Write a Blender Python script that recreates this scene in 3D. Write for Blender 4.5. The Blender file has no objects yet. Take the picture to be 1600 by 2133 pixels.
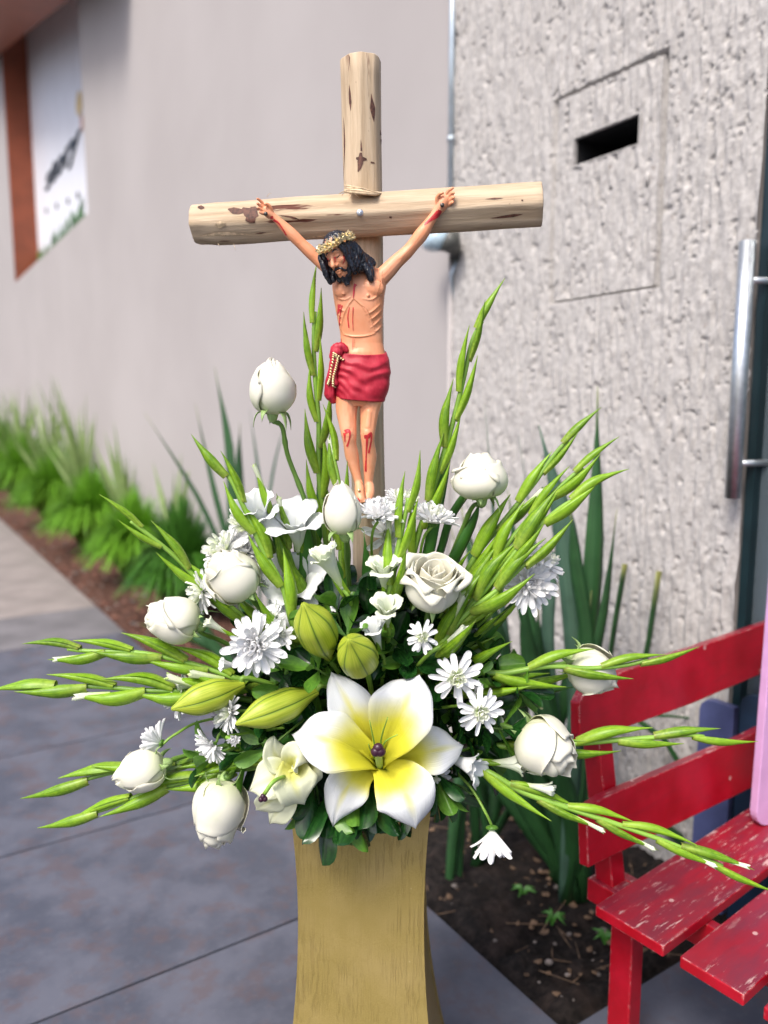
import bpy, math, random
import numpy as np
from mathutils import Vector, Matrix
from mathutils import noise as mnoise
from mathutils.bvhtree import BVHTree

# ------------------------------------------------------------------ camera, world, sun, exposure
SC = bpy.context.scene
COL = SC.collection
RND = random.Random(11)
PI = math.pi
H = 1.30                       # camera height
PITCH = math.radians(7.5)      # looking slightly down
CP, SP = math.cos(PITCH), math.sin(PITCH)
cd = bpy.data.cameras.new('camera')
cd.sensor_fit = 'VERTICAL'; cd.sensor_height = 36.0; cd.sensor_width = 27.0
cd.lens = 36.0 * 1600.0 / 2133.0
cd.clip_start = 0.05; cd.clip_end = 500
cam = bpy.data.objects.new('camera', cd); COL.objects.link(cam)
cam.location = (0, 0, H); cam.rotation_euler = (PI / 2 - PITCH, 0, 0)
cd.dof.use_dof = True; cd.dof.focus_distance = 1.15; cd.dof.aperture_fstop = 2.2
SC.camera = cam

SUN_EL, SUN_AZ = math.radians(52), math.radians(212)   # azimuth measured clockwise from +Y: behind the camera, to the left
w = bpy.data.worlds.new('World'); SC.world = w; w.use_nodes = True
wt = w.node_tree; wt.nodes.clear()
sky = wt.nodes.new('ShaderNodeTexSky'); sky.sky_type = 'NISHITA'; sky.sun_disc = False
sky.sun_elevation = SUN_EL; sky.sun_rotation = SUN_AZ; sky.air_density = 0.7; sky.dust_density = 3.5; sky.ozone_density = 0.6
bg = wt.nodes.new('ShaderNodeBackground'); bg.inputs[1].default_value = 0.13
wo = wt.nodes.new('ShaderNodeOutputWorld')
wt.links.new(sky.outputs[0], bg.inputs[0]); wt.links.new(bg.outputs[0], wo.inputs[0])
sd = bpy.data.lights.new('sun', 'SUN'); sd.energy = 1.6; sd.angle = math.radians(20); sd.color = (1.0, 0.96, 0.9)
sun = bpy.data.objects.new('sun', sd); COL.objects.link(sun)
sdir = Vector((math.sin(SUN_AZ) * math.cos(SUN_EL), math.cos(SUN_AZ) * math.cos(SUN_EL), math.sin(SUN_EL)))
sun.rotation_euler = sdir.to_track_quat('Z', 'Y').to_euler(); sun.location = sdir * 20
SC.view_settings.view_transform = 'Standard'; SC.view_settings.look = 'None'
SC.view_settings.exposure = 1.02; SC.view_settings.gamma = 1.0; SC.view_settings.use_curve_mapping = False
SC.render.engine = 'CYCLES'
SC.cycles.use_denoising = True
SC.cycles.max_bounces = 7; SC.cycles.transparent_max_bounces = 6; SC.cycles.caustics_reflective = False; SC.cycles.caustics_refractive = False

# ------------------------------------------------------------------ points from the photograph's own pixels (1600 x 2133)
CAM = Vector((0, 0, H))
def ray(u, v):
    a, b = u - 800.0, 1066.5 - v
    return Vector((a, 1600 * CP + b * SP, b * CP - 1600 * SP))
def P(u, v, Y):
    d = ray(u, v); return CAM + d * (Y / d.y)
def unit(u, v, Y):                       # metres per photo pixel there
    return Y / ray(u, v).y
def onz(u, v, z=0.0):
    d = ray(u, v); return CAM + d * ((z - H) / d.z)
def onplane(u, v, p0, n):
    d = ray(u, v); return CAM + d * ((Vector(p0) - CAM).dot(n) / d.dot(n))
RX, UX, FX = Vector((1, 0, 0)), Vector((0, SP, CP)), Vector((0, CP, -SP))
def D(x, y, c=0.0):                      # right, up, towards the camera
    return (RX * x + UX * y - FX * c).normalized()
def V(*a): return Vector(a)
def lerp(a, b, t): return a + (b - a) * t
def clamp(x, a=0.0, b=1.0): return max(a, min(b, x))
def sst(x, a, b):
    t = clamp((x - a) / (b - a)); return t * t * (3 - 2 * t)
def frame(o, z, roll=0.0, s=1.0):
    z = z.normalized(); x = V(0, 0, 1).cross(z)
    if x.length < 1e-3: x = V(1, 0, 0)
    x.normalize(); y = z.cross(x)
    M = Matrix((x, y, z)).transposed().to_4x4()
    return Matrix.Translation(o) @ M @ Matrix.Rotation(roll, 4, 'Z') @ Matrix.Scale(s, 4)

# ------------------------------------------------------------------ mesh helpers
class MB:
    def __init__(s): s.v = []; s.f = []; s.uv = []; s.mi = []
    def grid(s, rows, wrap=False, mi=0, flip=False):
        b = len(s.v); n = len(rows); m = len(rows[0])
        for i, r in enumerate(rows):
            for j, p in enumerate(r):
                s.v.append(tuple(p)); s.uv.append((j / max(1, m - (0 if wrap else 1)), i / max(1, n - 1)))
        for i in range(n - 1):
            for j in range(m if wrap else m - 1):
                k = (j + 1) % m
                q = (b + i * m + j, b + i * m + k, b + (i + 1) * m + k, b + (i + 1) * m + j)
                s.f.append(q[::-1] if flip else q); s.mi.append(mi)
        return b
    def tube(s, pts, rad, seg=8, mi=0, cap=True, flat=1.0, side=None):
        pts = [Vector(p) for p in pts]; n = len(pts)
        if not hasattr(rad, '__len__'): rad = [rad] * n
        T = [(pts[min(i + 1, n - 1)] - pts[max(i - 1, 0)]).normalized() for i in range(n)]
        x = (side or V(0, 0, 1)).cross(T[0])
        if x.length < 1e-3: x = V(1, 0, 0).cross(T[0])
        x.normalize(); rows = []
        for i in range(n):
            x = (x - T[i] * x.dot(T[i])).normalized(); y = T[i].cross(x)
            rows.append([pts[i] + (x * math.cos(a) + y * math.sin(a) * flat) * rad[i] for a in [2 * PI * j / seg for j in range(seg)]])
        b = s.grid(rows, wrap=True, mi=mi)
        if cap:
            s.f.append(tuple(b + j for j in range(seg))[::-1]); s.mi.append(mi)
            s.f.append(tuple(b + (n - 1) * seg + j for j in range(seg))); s.mi.append(mi)
        return s
    def capsule(s, pts, rad, seg=10, sub=1):
        # tube with rounded ends, for remeshed bodies
        pts = [Vector(p) for p in pts]
        a, b = (pts[0] - pts[1]).normalized(), (pts[-1] - pts[-2]).normalized()
        P_ = [pts[0] + a * rad[0] * k for k in (0.97, 0.8, 0.5)] + pts + [pts[-1] + b * rad[-1] * k for k in (0.5, 0.8, 0.97)]
        R_ = [rad[0] * k for k in (0.2, 0.6, 0.87)] + list(rad) + [rad[-1] * k for k in (0.87, 0.6, 0.2)]
        return s.tube(P_, R_, seg)
    def ball(s, M, rx, ry, rz, seg=14, rings=9, mi=0):
        rows = []
        for i in range(rings):
            a = PI * (i + 0.02) / (rings - 1 + 0.04)
            rows.append([M @ V(rx * math.sin(a) * math.cos(2 * PI * j / seg), ry * math.sin(a) * math.sin(2 * PI * j / seg), -rz * math.cos(a)) for j in range(seg)])
        b = s.grid(rows, wrap=True, mi=mi)
        s.f.append(tuple(b + j for j in range(seg))[::-1]); s.mi.append(mi)
        s.f.append(tuple(b + (rings - 1) * seg + j for j in range(seg))); s.mi.append(mi)
        return s
    def box(s, lo, hi, M=None, mi=0):
        M = M or Matrix(); b = len(s.v)
        for z in (lo[2], hi[2]):
            for y in (lo[1], hi[1]):
                for x in (lo[0], hi[0]):
                    s.v.append(tuple(M @ V(x, y, z))); s.uv.append((x, z))
        for q in ((0, 2, 3, 1), (4, 5, 7, 6), (0, 1, 5, 4), (2, 6, 7, 3), (0, 4, 6, 2), (1, 3, 7, 5)):
            s.f.append(tuple(b + k for k in q)); s.mi.append(mi)
        return s
    def prism(s, poly, off, mi=0):        # closed polygon (Vectors) pushed along a vector
        b = len(s.v); n = len(poly)
        for p in poly: s.v.append(tuple(p)); s.uv.append((0, 0))
        for p in poly: s.v.append(tuple(Vector(p) + off)); s.uv.append((0, 0))
        s.f.append(tuple(b + i for i in range(n))); s.f.append(tuple(b + n + i for i in range(n))[::-1]); s.mi += [mi, mi]
        for i in range(n):
            k = (i + 1) % n; s.f.append((b + i, b + n + i, b + n + k, b + k)); s.mi.append(mi)
        return s
    def mesh(s, name, mats, smooth=True):
        me = bpy.data.meshes.new(name); me.from_pydata(s.v, [], s.f)
        if not isinstance(mats, (list, tuple)): mats = [mats]
        for m in mats: me.materials.append(m)
        me.polygons.foreach_set('material_index', s.mi)
        uvl = me.uv_layers.new(name='UVMap')
        li = np.zeros(len(me.loops), dtype=np.int32); me.loops.foreach_get('vertex_index', li)
        uvl.data.foreach_set('uv', np.array(s.uv, dtype=np.float32)[li].ravel())
        if smooth: me.shade_smooth()
        me.update(); return me
    def obj(s, name, mats, parent=None, smooth=True, M=None, bevel=0, solid=0):
        return put(name, s.mesh(name, mats, smooth), parent, M, bevel, solid)
def put(name, me, parent=None, M=None, bevel=0, solid=0):
    o = bpy.data.objects.new(name, me); COL.objects.link(o)
    if parent: o.parent = parent
    if M is not None: o.matrix_basis = M
    if bevel:
        b = o.modifiers.new('bevel', 'BEVEL'); b.width = bevel; b.segments = 2; b.limit_method = 'ANGLE'
    if solid:
        b = o.modifiers.new('solid', 'SOLIDIFY'); b.thickness = solid; b.offset = 0
    return o
def tag(o, label=None, cat=None, group=None, kind=None):
    if label: o['label'] = label
    if cat: o['category'] = cat
    if group: o['group'] = group
    if kind: o['kind'] = kind
    return o
def thing(name, label, cat, M=None, group=None):
    o = bpy.data.objects.new(name, None); COL.objects.link(o); o.empty_display_size = 0.05
    if M is not None: o.matrix_basis = M if isinstance(M, Matrix) else Matrix.Translation(M)
    return tag(o, label, cat, group)
def bez(pts, n=12):                       # smooth curve through points (Catmull-Rom)
    pts = [Vector(p) for p in pts]
    if len(pts) == 2: return [pts[0].lerp(pts[1], i / (n - 1)) for i in range(n)]
    Q = [pts[0] * 2 - pts[1]] + pts + [pts[-1] * 2 - pts[-2]]; out = []
    m = len(pts) - 1
    for i in range(n):
        x = i / (n - 1) * m; k = min(int(x), m - 1); t = x - k
        a, b, c, d = Q[k:k + 4]
        out.append(0.5 * ((2 * b) + (c - a) * t + (2 * a - 5 * b + 4 * c - d) * t * t + (-a + 3 * b - 3 * c + d) * t ** 3))
    return out

# ------------------------------------------------------------------ material helpers
class NT:
    def __init__(s, name):
        s.m = bpy.data.materials.new(name); s.m.use_nodes = True; s.t = s.m.node_tree; s.t.nodes.clear()
        s.out = s.t.nodes.new('ShaderNodeOutputMaterial')
    def n(s, typ, i=None, o=0, **kw):
        nd = s.t.nodes.new('ShaderNode' + typ)
        for k, v in kw.items(): setattr(nd, k, v)
        for k, v in (i or {}).items():
            if isinstance(v, bpy.types.NodeSocket): s.t.links.new(v, nd.inputs[k])
            elif isinstance(v, (tuple, list)) and len(v) == 3 and nd.inputs[k].type == 'RGBA': nd.inputs[k].default_value = (*v, 1)
            else: nd.inputs[k].default_value = v
        return nd.outputs[o]
    def noise(s, vec, scale, detail=3, rough=0.55, o=0): return s.n('TexNoise', {'Vector': vec, 'Scale': scale, 'Detail': detail, 'Roughness': rough}, o=o)
    def map(s, vec, sc=(1, 1, 1), rot=(0, 0, 0)): return s.n('Mapping', {'Vector': vec, 'Scale': sc, 'Rotation': rot})
    def ramp(s, f, lo, hi, a=0.0, b=1.0): return s.n('MapRange', {'Value': f, 'From Min': lo, 'From Max': hi, 'To Min': a, 'To Max': b}, interpolation_type='SMOOTHSTEP')
    def mix(s, f, a, b):
        nd = s.t.nodes.new('ShaderNodeMix'); nd.data_type = 'RGBA'
        for k, v in ((0, f), (6, a), (7, b)):
            if isinstance(v, bpy.types.NodeSocket): s.t.links.new(v, nd.inputs[k])
            elif k == 0: nd.inputs[k].default_value = v
            else: nd.inputs[k].default_value = (*v, 1)
        return nd.outputs[2]
    def math(s, op, a, b=0.0, c=None):
        i = {0: a, 1: b}
        if c is not None: i[2] = c
        return s.n('Math', i, operation=op)
    def obj(s): return s.n('TexCoord', o=3)
    def uv(s): return s.n('TexCoord', o=2)
    def rnd(s): return s.n('ObjectInfo', o=5)
    def sep(s, v, k): return s.n('SeparateXYZ', {0: v}, o=k)
    def bump(s, h, st=0.3, dist=0.002): return s.n('Bump', {'Height': h, 'Strength': st, 'Distance': dist})
    def done(s, col, rough=0.5, trans=0.0, tcol=None, bump=None, metal=0.0, sss=0.0, spec=0.5, coat=0.0, **kw):
        i = {'Base Color': col, 'Roughness': rough, 'Metallic': metal, 'Specular IOR Level': spec, 'Coat Weight': coat}
        if sss: i['Subsurface Weight'] = sss; i['Subsurface Radius'] = (0.01, 0.006, 0.004); i['Subsurface Scale'] = 0.6
        i.update(kw)
        if bump is not None: i['Normal'] = bump
        b = s.n('BsdfPrincipled', i)
        if trans:
            ti = {'Color': tcol if tcol is not None else col}
            if bump is not None: ti['Normal'] = bump
            t = s.n('BsdfTranslucent', ti)
            b = s.n('MixShader', {0: trans, 1: b, 2: t})
        s.t.links.new(b, s.out.inputs[0]); return s.m
def plain(name, col, rough=0.5, var=0.15, scale=30, **kw):
    t = NT(name); c = t.obj(); f = t.noise(c, scale, 4)
    d = tuple(x * (1 - var) for x in col); l = tuple(min(1, x * (1 + var)) for x in col)
    return t.done(t.mix(t.ramp(f, 0.3, 0.7), d, l), rough, **kw)

# ---- petals and greens
def m_petal(name, tip, base, b0=0.0, b1=0.5, trans=0.3, rough=0.55, green_edge=False):
    t = NT(name); uv = t.uv(); v = t.sep(uv, 1)
    u = t.math('MULTIPLY', t.sep(uv, 0), 60.0)
    vein = t.noise(t.n('CombineXYZ', {0: u, 1: t.math('MULTIPLY', v, 3.0)}), 1.0, 2)
    c = t.mix(t.ramp(v, b0, b1), base, tip)
    n = t.noise(t.obj(), 35, 3)
    c = t.mix(t.ramp(n, 0.45, 0.75, 0, 0.35), c, tuple(x * 0.95 for x in base))
    return t.done(c, rough, trans=trans, bump=t.bump(vein, 0.12, 0.001), spec=0.3)
M_ROSE = m_petal('rose_petal_white', (0.85, 0.83, 0.71), (0.75, 0.79, 0.52), 0.0, 0.40, 0.24)
M_ROSEIN = m_petal('rose_petal_cream', (0.86, 0.84, 0.72), (0.84, 0.79, 0.58), 0.0, 0.9, 0.25)
M_CHRYS = m_petal('chrysanthemum_petal', (0.87, 0.87, 0.87), (0.82, 0.85, 0.74), 0.0, 0.3, 0.14)
M_CHRIN = m_petal('chrysanthemum_inner', (0.87, 0.88, 0.80), (0.66, 0.78, 0.40), 0.0, 0.75, 0.2)
M_DISC = plain('chrysanthemum_centre', (0.50, 0.62, 0.16), 0.6, 0.3, 400)
M_GLAD = m_petal('gladiolus_petal', (0.84, 0.86, 0.86), (0.70, 0.80, 0.50), 0.0, 0.5, 0.25)
M_FREE = m_petal('greenish_petal', (0.82, 0.86, 0.72), (0.66, 0.78, 0.40), 0.0, 0.7, 0.25)
def m_lily(name, white, yel, amt):
    t = NT(name); uv = t.uv(); v = t.sep(uv, 1); s = t.math('ABSOLUTE', t.math('MULTIPLY_ADD', t.sep(uv, 0), 2.0, -1.0))
    e = t.math('ADD', v, t.math('MULTIPLY', s, 0.16)); n = t.noise(t.obj(), 25, 3)
    e = t.math('ADD', e, t.math('MULTIPLY_ADD', n, 0.16, -0.08))
    wide = t.ramp(e, 0.38 * amt, 0.74 * amt, 1, 0)
    rib = t.math('MULTIPLY', t.ramp(s, 0.0, 0.28, 1, 0), t.ramp(v, 0.5 * amt, 0.95, 0.75, 0))
    f = t.math('MAXIMUM', wide, rib)
    c = t.mix(f, white, yel)
    c = t.mix(t.math('MULTIPLY', t.ramp(v, 0.0, 0.16, 1, 0), t.ramp(s, 0.0, 0.5, 1, 0)), c, (0.30, 0.40, 0.03))
    vein = t.noise(t.n('CombineXYZ', {0: t.math('MULTIPLY', t.sep(uv, 0), 45.0), 1: t.math('MULTIPLY', v, 2.0)}), 1.0, 2)
    return t.done(c, 0.45, trans=0.28, bump=t.bump(vein, 0.4, 0.002), spec=0.4)
M_LILY = m_lily('lily_petal', (0.84, 0.86, 0.86), (0.82, 0.77, 0.06), 1.0)
M_LILY2 = m_lily('pale_lily_petal', (0.80, 0.82, 0.60), (0.72, 0.72, 0.22), 0.8)
def m_green(name, c0, c1, rough=0.4, trans=0.2, stripe=50, rn=0.3, vgrad=None, bump=0.15, spec=0.5, vtip=None):
    t = NT(name); uv = t.uv(); v = t.sep(uv, 1)
    st = t.noise(t.n('CombineXYZ', {0: t.math('MULTIPLY', t.sep(uv, 0), float(stripe)), 1: t.math('MULTIPLY', v, 2.5)}), 1.0, 3)
    c = t.mix(t.ramp(st, 0.38, 0.62), c0, c1)
    if vgrad: c = t.mix(t.ramp(v, 0.0, 0.5, 0.85, 0.0), c, vgrad); c = t.mix(t.ramp(v, 0.0, 0.07, 0.55, 0.0), c, (0.22, 0.16, 0.05))
    if vtip: c = t.mix(t.ramp(v, 0.9, 1.0, 0.0, 0.8), c, vtip)
    big = t.noise(t.obj(), 14, 2)
    c = t.mix(t.ramp(big, 0.35, 0.7, 0, 0.5), c, tuple(x * 0.62 for x in c0))
    r = t.math('MULTIPLY', t.rnd(), rn)
    c = t.mix(r, c, tuple(min(1, x * 1.9) for x in c1))
    return t.done(c, rough, trans=trans, bump=t.bump(st, bump, 0.0008), spec=spec)
M_BUD = m_green('gladiolus_bud_green', (0.10, 0.25, 0.010), (0.25, 0.43, 0.018), 0.40, 0.22, 26, 0.32, vgrad=(0.36, 0.48, 0.07), vtip=(0.30, 0.36, 0.10))
M_STEM = m_green('stem_green', (0.14, 0.28, 0.035), (0.22, 0.38, 0.05), 0.42, 0.0, 8, 0.3)
M_RSTEM = m_green('rose_stem_green', (0.07, 0.15, 0.025), (0.14, 0.26, 0.04), 0.45, 0.0, 6, 0.2)
M_LEAF = m_green('glossy_leaf', (0.009, 0.048, 0.009), (0.020, 0.085, 0.014), 0.24, 0.10, 10, 0.0, bump=0.1)
M_LEAF2 = m_green('light_leaf', (0.075, 0.20, 0.022), (0.12, 0.27, 0.03), 0.35, 0.2, 10, 0.2, bump=0.1)
M_SWORD = m_green('sword_leaf', (0.035, 0.14, 0.02), (0.07, 0.22, 0.03), 0.36, 0.18, 60, 0.3)
M_SEPAL = m_green('sepal_green', (0.22, 0.36, 0.10), (0.34, 0.47, 0.18), 0.5, 0.15, 20, 0.3)
M_LBUD = None
def m_lbud():
    t = NT('lily_bud_green'); uv = t.uv(); v = t.sep(uv, 1); u = t.sep(uv, 0)
    w3 = t.math('ABSOLUTE', t.math('SINE', t.math('MULTIPLY', u, 6 * PI)))        # creases where this is near 0
    cr = t.ramp(w3, 0.03, 0.20, 1, 0)
    st = t.noise(t.n('CombineXYZ', {0: t.math('MULTIPLY', u, 70.0), 1: t.math('MULTIPLY', v, 2.5)}), 1.0, 3)
    c = t.mix(t.ramp(st, 0.3, 0.7), (0.29, 0.38, 0.022), (0.44, 0.50, 0.05))
    c = t.mix(t.ramp(w3, 0.1, 0.6, 0.55, 0), c, (0.20, 0.32, 0.02))
    c = t.mix(t.math('MULTIPLY', cr, 0.85), c, (0.06, 0.12, 0.01))
    return t.done(c, 0.42, bump=t.bump(t.math('SUBTRACT', st, cr), 0.35, 0.001), spec=0.45)
M_LBUD = m_lbud()
M_STIG = plain('stigma_purple', (0.035, 0.006, 0.02), 0.35)
M_FLAX = m_green('flax_leaf', (0.010, 0.048, 0.014), (0.028, 0.095, 0.026), 0.45, 0.08, 40, 0.25, vtip=(0.25, 0.24, 0.06))
M_FLAXB = m_green('flax_leaf_bluish', (0.035, 0.085, 0.055), (0.06, 0.125, 0.08), 0.5, 0.05, 40, 0.1)
M_GRASS = m_green('mound_blade', (0.10, 0.27, 0.012), (0.18, 0.40, 0.03), 0.5, 0.3, 10, 0.2)
M_GRASSD = m_green('dark_mound_blade', (0.035, 0.13, 0.010), (0.07, 0.22, 0.02), 0.5, 0.2, 10, 0.2)
M_IRIS = m_green('strap_blade', (0.13, 0.22, 0.06), (0.25, 0.34, 0.12), 0.5, 0.25, 20, 0.4)

# ---- wood, statue, pedestal
def m_log():
    t = NT('peeled_log_wood'); c = t.obj(); m = t.map(c, (1, 1, 0.07))
    f = t.noise(m, 90, 6, 0.65); g = t.noise(t.map(c, (1, 1, 0.16)), 22, 4)
    col = t.mix(t.ramp(f, 0.32, 0.66), (0.42, 0.31, 0.20), (0.58, 0.455, 0.315))
    col = t.mix(t.ramp(g, 0.5, 0.72, 0, 0.55), col, (0.40, 0.28, 0.16))
    patch = t.noise(t.map(c, (1, 1, 0.10)), 30, 5, 0.6)
    col = t.mix(t.ramp(patch, 0.635, 0.66), col, (0.11, 0.035, 0.02))
    dots = t.n('TexVoronoi', {'Vector': t.map(c, (1, 1, 0.6)), 'Scale': 120.0})
    sp = t.math('MULTIPLY', t.ramp(dots, 0.0, 0.16, 1, 0), t.ramp(t.noise(c, 12, 2), 0.55, 0.65))
    col = t.mix(t.math('MULTIPLY', sp, 0.7), col, (0.14, 0.08, 0.05))
    h = t.math('SUBTRACT', f, t.math('MULTIPLY', t.ramp(patch, 0.665, 0.70), 0.8))
    return t.done(col, 0.7, bump=t.bump(h, 0.6, 0.004), spec=0.3)
M_LOG = m_log()
M_BARK = plain('dark_bark', (0.10, 0.04, 0.025), 0.7, 0.5, 200)
M_FIBRE = plain('raw_wood_fibre', (0.62, 0.47, 0.30), 0.8, 0.3, 150)
def m_skin():
    t = NT('painted_skin'); c = t.obj()
    n = t.noise(c, 30, 3); col = t.mix(t.ramp(n, 0.35, 0.7), (0.76, 0.31, 0.155), (0.80, 0.38, 0.22))
    n2 = t.noise(c, 9, 2); col = t.mix(t.ramp(n2, 0.5, 0.75, 0, 0.5), col, (0.72, 0.27, 0.12))
    return t.done(col, 0.42, sss=0.06, spec=0.4, bump=t.bump(t.noise(c, 700, 2), 0.08, 0.0004))
M_SKIN = m_skin()
M_FOLD = plain('painted_brown_line', (0.52, 0.21, 0.09), 0.45, 0.2, 100)
M_BLOOD = plain('painted_blood', (0.55, 0.03, 0.035), 0.35, 0.25, 150)
M_HAIR = plain('painted_black_hair', (0.007, 0.008, 0.014), 0.28, 0.4, 200, spec=0.6)
M_GOLD = plain('gold_paint_bright', (0.82, 0.66, 0.36), 0.28, 0.2, 300, metal=0.75)
M_IRON = plain('nail_iron', (0.10, 0.09, 0.08), 0.4, 0.3, 300, metal=0.7)
M_ZINC = plain('zinc_screw', (0.62, 0.66, 0.72), 0.3, 0.15, 300, metal=0.9)
def m_cloth():
    t = NT('painted_red_cloth'); c = t.obj(); n = t.noise(t.map(c, (1, 1, 0.6)), 45, 5, 0.65)
    return t.done(t.mix(t.ramp(n, 0.3, 0.75), (0.34, 0.008, 0.024), (0.56, 0.035, 0.062)), 0.5, bump=t.bump(n, 0.25, 0.001), spec=0.35)
M_CLOTH = m_cloth()
def m_ped():
    t = NT('gold_painted_wood'); c = t.obj()
    gr = t.noise(t.map(c, (1, 1, 0.045)), 210, 5, 0.7); sp = t.noise(c, 900, 3, 0.7); bl = t.noise(c, 9, 4)
    crack = t.noise(t.map(c, (1, 1, 0.05)), 230, 4, 0.6)
    msk = t.ramp(t.noise(c, 6, 2), 0.40, 0.62)
    ck = t.math('MULTIPLY', t.ramp(crack, 0.50, 0.60), msk)
    col = t.mix(t.ramp(sp, 0.3, 0.7), (0.33, 0.240, 0.062), (0.45, 0.340, 0.110))
    col = t.mix(t.ramp(bl, 0.4, 0.7, 0, 0.5), col, (0.52, 0.385, 0.155))
    col = t.mix(t.math('MULTIPLY', ck, 0.22), col, (0.20, 0.12, 0.035))
    chip = t.n('TexVoronoi', {'Vector': c, 'Scale': 26.0}); col = t.mix(t.ramp(chip, 0.03, 0.055, 0.7, 0), col, (0.72, 0.60, 0.34))
    h = t.math('ADD', t.math('MULTIPLY', ck, -1.2), t.math('ADD', t.math('MULTIPLY', gr, 0.5), t.math('MULTIPLY', sp, 0.4)))
    return t.done(col, t.ramp(sp, 0.2, 0.8, 0.32, 0.48), metal=0.45, bump=t.bump(h, 0.5, 0.0018))
M_PED = m_ped()

# ---- surroundings
def m_stucco():
    t = NT('raked_stucco'); c = t.obj(); n = t.noise(c, 60, 5, 0.6); b = t.noise(t.map(c, (1, 1, 0.35)), 5, 4)
    col = t.mix(t.ramp(n, 0.3, 0.7), (0.345, 0.328, 0.315), (0.49, 0.47, 0.452))
    col = t.mix(t.ramp(b, 0.45, 0.75, 0, 0.45), col, (0.40, 0.38, 0.365))
    p = t.noise(t.map(c, (1, 1, 0.5)), 60, 3, 0.5); col = t.mix(t.ramp(p, 0.64, 0.74, 0, 0.7), col, (0.20, 0.175, 0.16))
    return t.done(col, 0.85, bump=t.bump(n, 0.5, 0.004), spec=0.2)
M_STUCCO = m_stucco()
def m_smooth():
    t = NT('smooth_render'); c = t.obj(); n = t.noise(c, 0.8, 4); f = t.noise(c, 120, 3)
    col = t.mix(t.ramp(n, 0.3, 0.75), (0.372, 0.345, 0.338), (0.410, 0.383, 0.376))
    return t.done(col, 0.8, bump=t.bump(f, 0.15, 0.002), spec=0.2)
M_SMOOTH = m_smooth()
def m_tile():
    t = NT('slate_paving'); c = t.obj(); r = t.rnd()
    n = t.noise(t.n('VectorMath', {0: c, 1: t.n('CombineXYZ', {0: t.math('MULTIPLY', r, 17.0)})}, operation='ADD'), 5, 6, 0.62); f = t.noise(c, 60, 4)
    col = t.mix(t.ramp(n, 0.36, 0.62), (0.062, 0.069, 0.095), (0.100, 0.106, 0.138))
    br = t.noise(c, 11, 6, 0.68); col = t.mix(t.ramp(br, 0.48, 0.64, 0, 0.55), col, (0.10, 0.070, 0.074))
    col = t.mix(t.ramp(f, 0.5, 0.8, 0, 0.25), col, (0.15, 0.155, 0.18))
    return t.done(col, t.ramp(n, 0.3, 0.7, 0.42, 0.6), bump=t.bump(t.math('ADD', n, t.math('MULTIPLY', f, 0.4)), 0.25, 0.004), spec=0.5)
M_TILE = m_tile()
M_TILE_LIT = plain('paving_painted_sunlit', (0.235, 0.205, 0.19), 0.7, 0.18, 4)  # far slabs: sunlight on the paving painted as a paler, warmer colour
M_TILE_HALF = plain('paving_painted_half_lit', (0.145, 0.138, 0.145), 0.65, 0.2, 4)  # in-between tone, easing the painted sunlight into the shaded near slabs
M_GROUT = plain('dark_joint', (0.05, 0.05, 0.055), 0.9)
def m_soil():
    t = NT('dark_soil'); c = t.obj(); n = t.noise(c, 45, 7, 0.7); b = t.noise(c, 8, 3)
    col = t.mix(t.ramp(n, 0.35, 0.7), (0.007, 0.006, 0.006), (0.032, 0.025, 0.022))
    col = t.mix(t.ramp(b, 0.5, 0.7, 0, 0.4), col, (0.06, 0.04, 0.033))
    y = t.sep(c, 1); col = t.mix(t.ramp(y, 2.9, 4.2), col, (0.085, 0.042, 0.03))   # bark mulch begins further along the bed
    return t.done(col, 0.9, bump=t.bump(n, 0.9, 0.012), spec=0.2)
M_SOIL = m_soil()
M_LITTER = plain('leaf_litter', (0.16, 0.10, 0.06), 0.8, 0.5, 40)
M_STONE = plain('pale_pebble', (0.17, 0.145, 0.13), 0.7, 0.5, 20)
M_CHIPM = plain('bark_chip', (0.17, 0.075, 0.05), 0.85, 0.5, 25)
M_BROWN = plain('rust_brown_metal', (0.235, 0.060, 0.026), 0.5, 0.12, 5)
M_SIGNW = plain('white_print', (0.74, 0.75, 0.80), 0.5, 0.03, 3)
M_BLACK = plain('black_print', (0.02, 0.025, 0.03), 0.5, 0.1, 5)
M_SGREEN = plain('green_print', (0.06, 0.16, 0.03), 0.5, 0.5, 9)
M_SYEL = plain('yellow_print', (0.72, 0.52, 0.18), 0.5, 0.2, 5)
M_SPINK = plain('pink_print', (0.66, 0.40, 0.32), 0.5, 0.1, 5)
M_STEEL = plain('brushed_steel', (0.66, 0.69, 0.71), 0.42, 0.1, 60, metal=1.0)
M_PIPE = plain('galvanised_pipe', (0.48, 0.55, 0.60), 0.35, 0.1, 20, metal=0.6)
M_DGREY = plain('dark_grey_metal', (0.07, 0.072, 0.065), 0.5, 0.2, 20)
M_LENS = plain('lamp_lens', (0.40, 0.52, 0.60), 0.2, 0.1, 30)
M_DFRAME = plain('black_green_frame', (0.006, 0.018, 0.022), 0.3, 0.2, 10)
M_INT = plain('dark_interior', (0.035, 0.055, 0.085), 0.8, 0.3, 3)
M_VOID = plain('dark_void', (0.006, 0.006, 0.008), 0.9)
def m_glass():
    t = NT('tinted_glass'); return t.done((0.35, 0.45, 0.52), 0.03, **{'Transmission Weight': 0.8, 'IOR': 1.5})
M_GLASS = m_glass()
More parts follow.
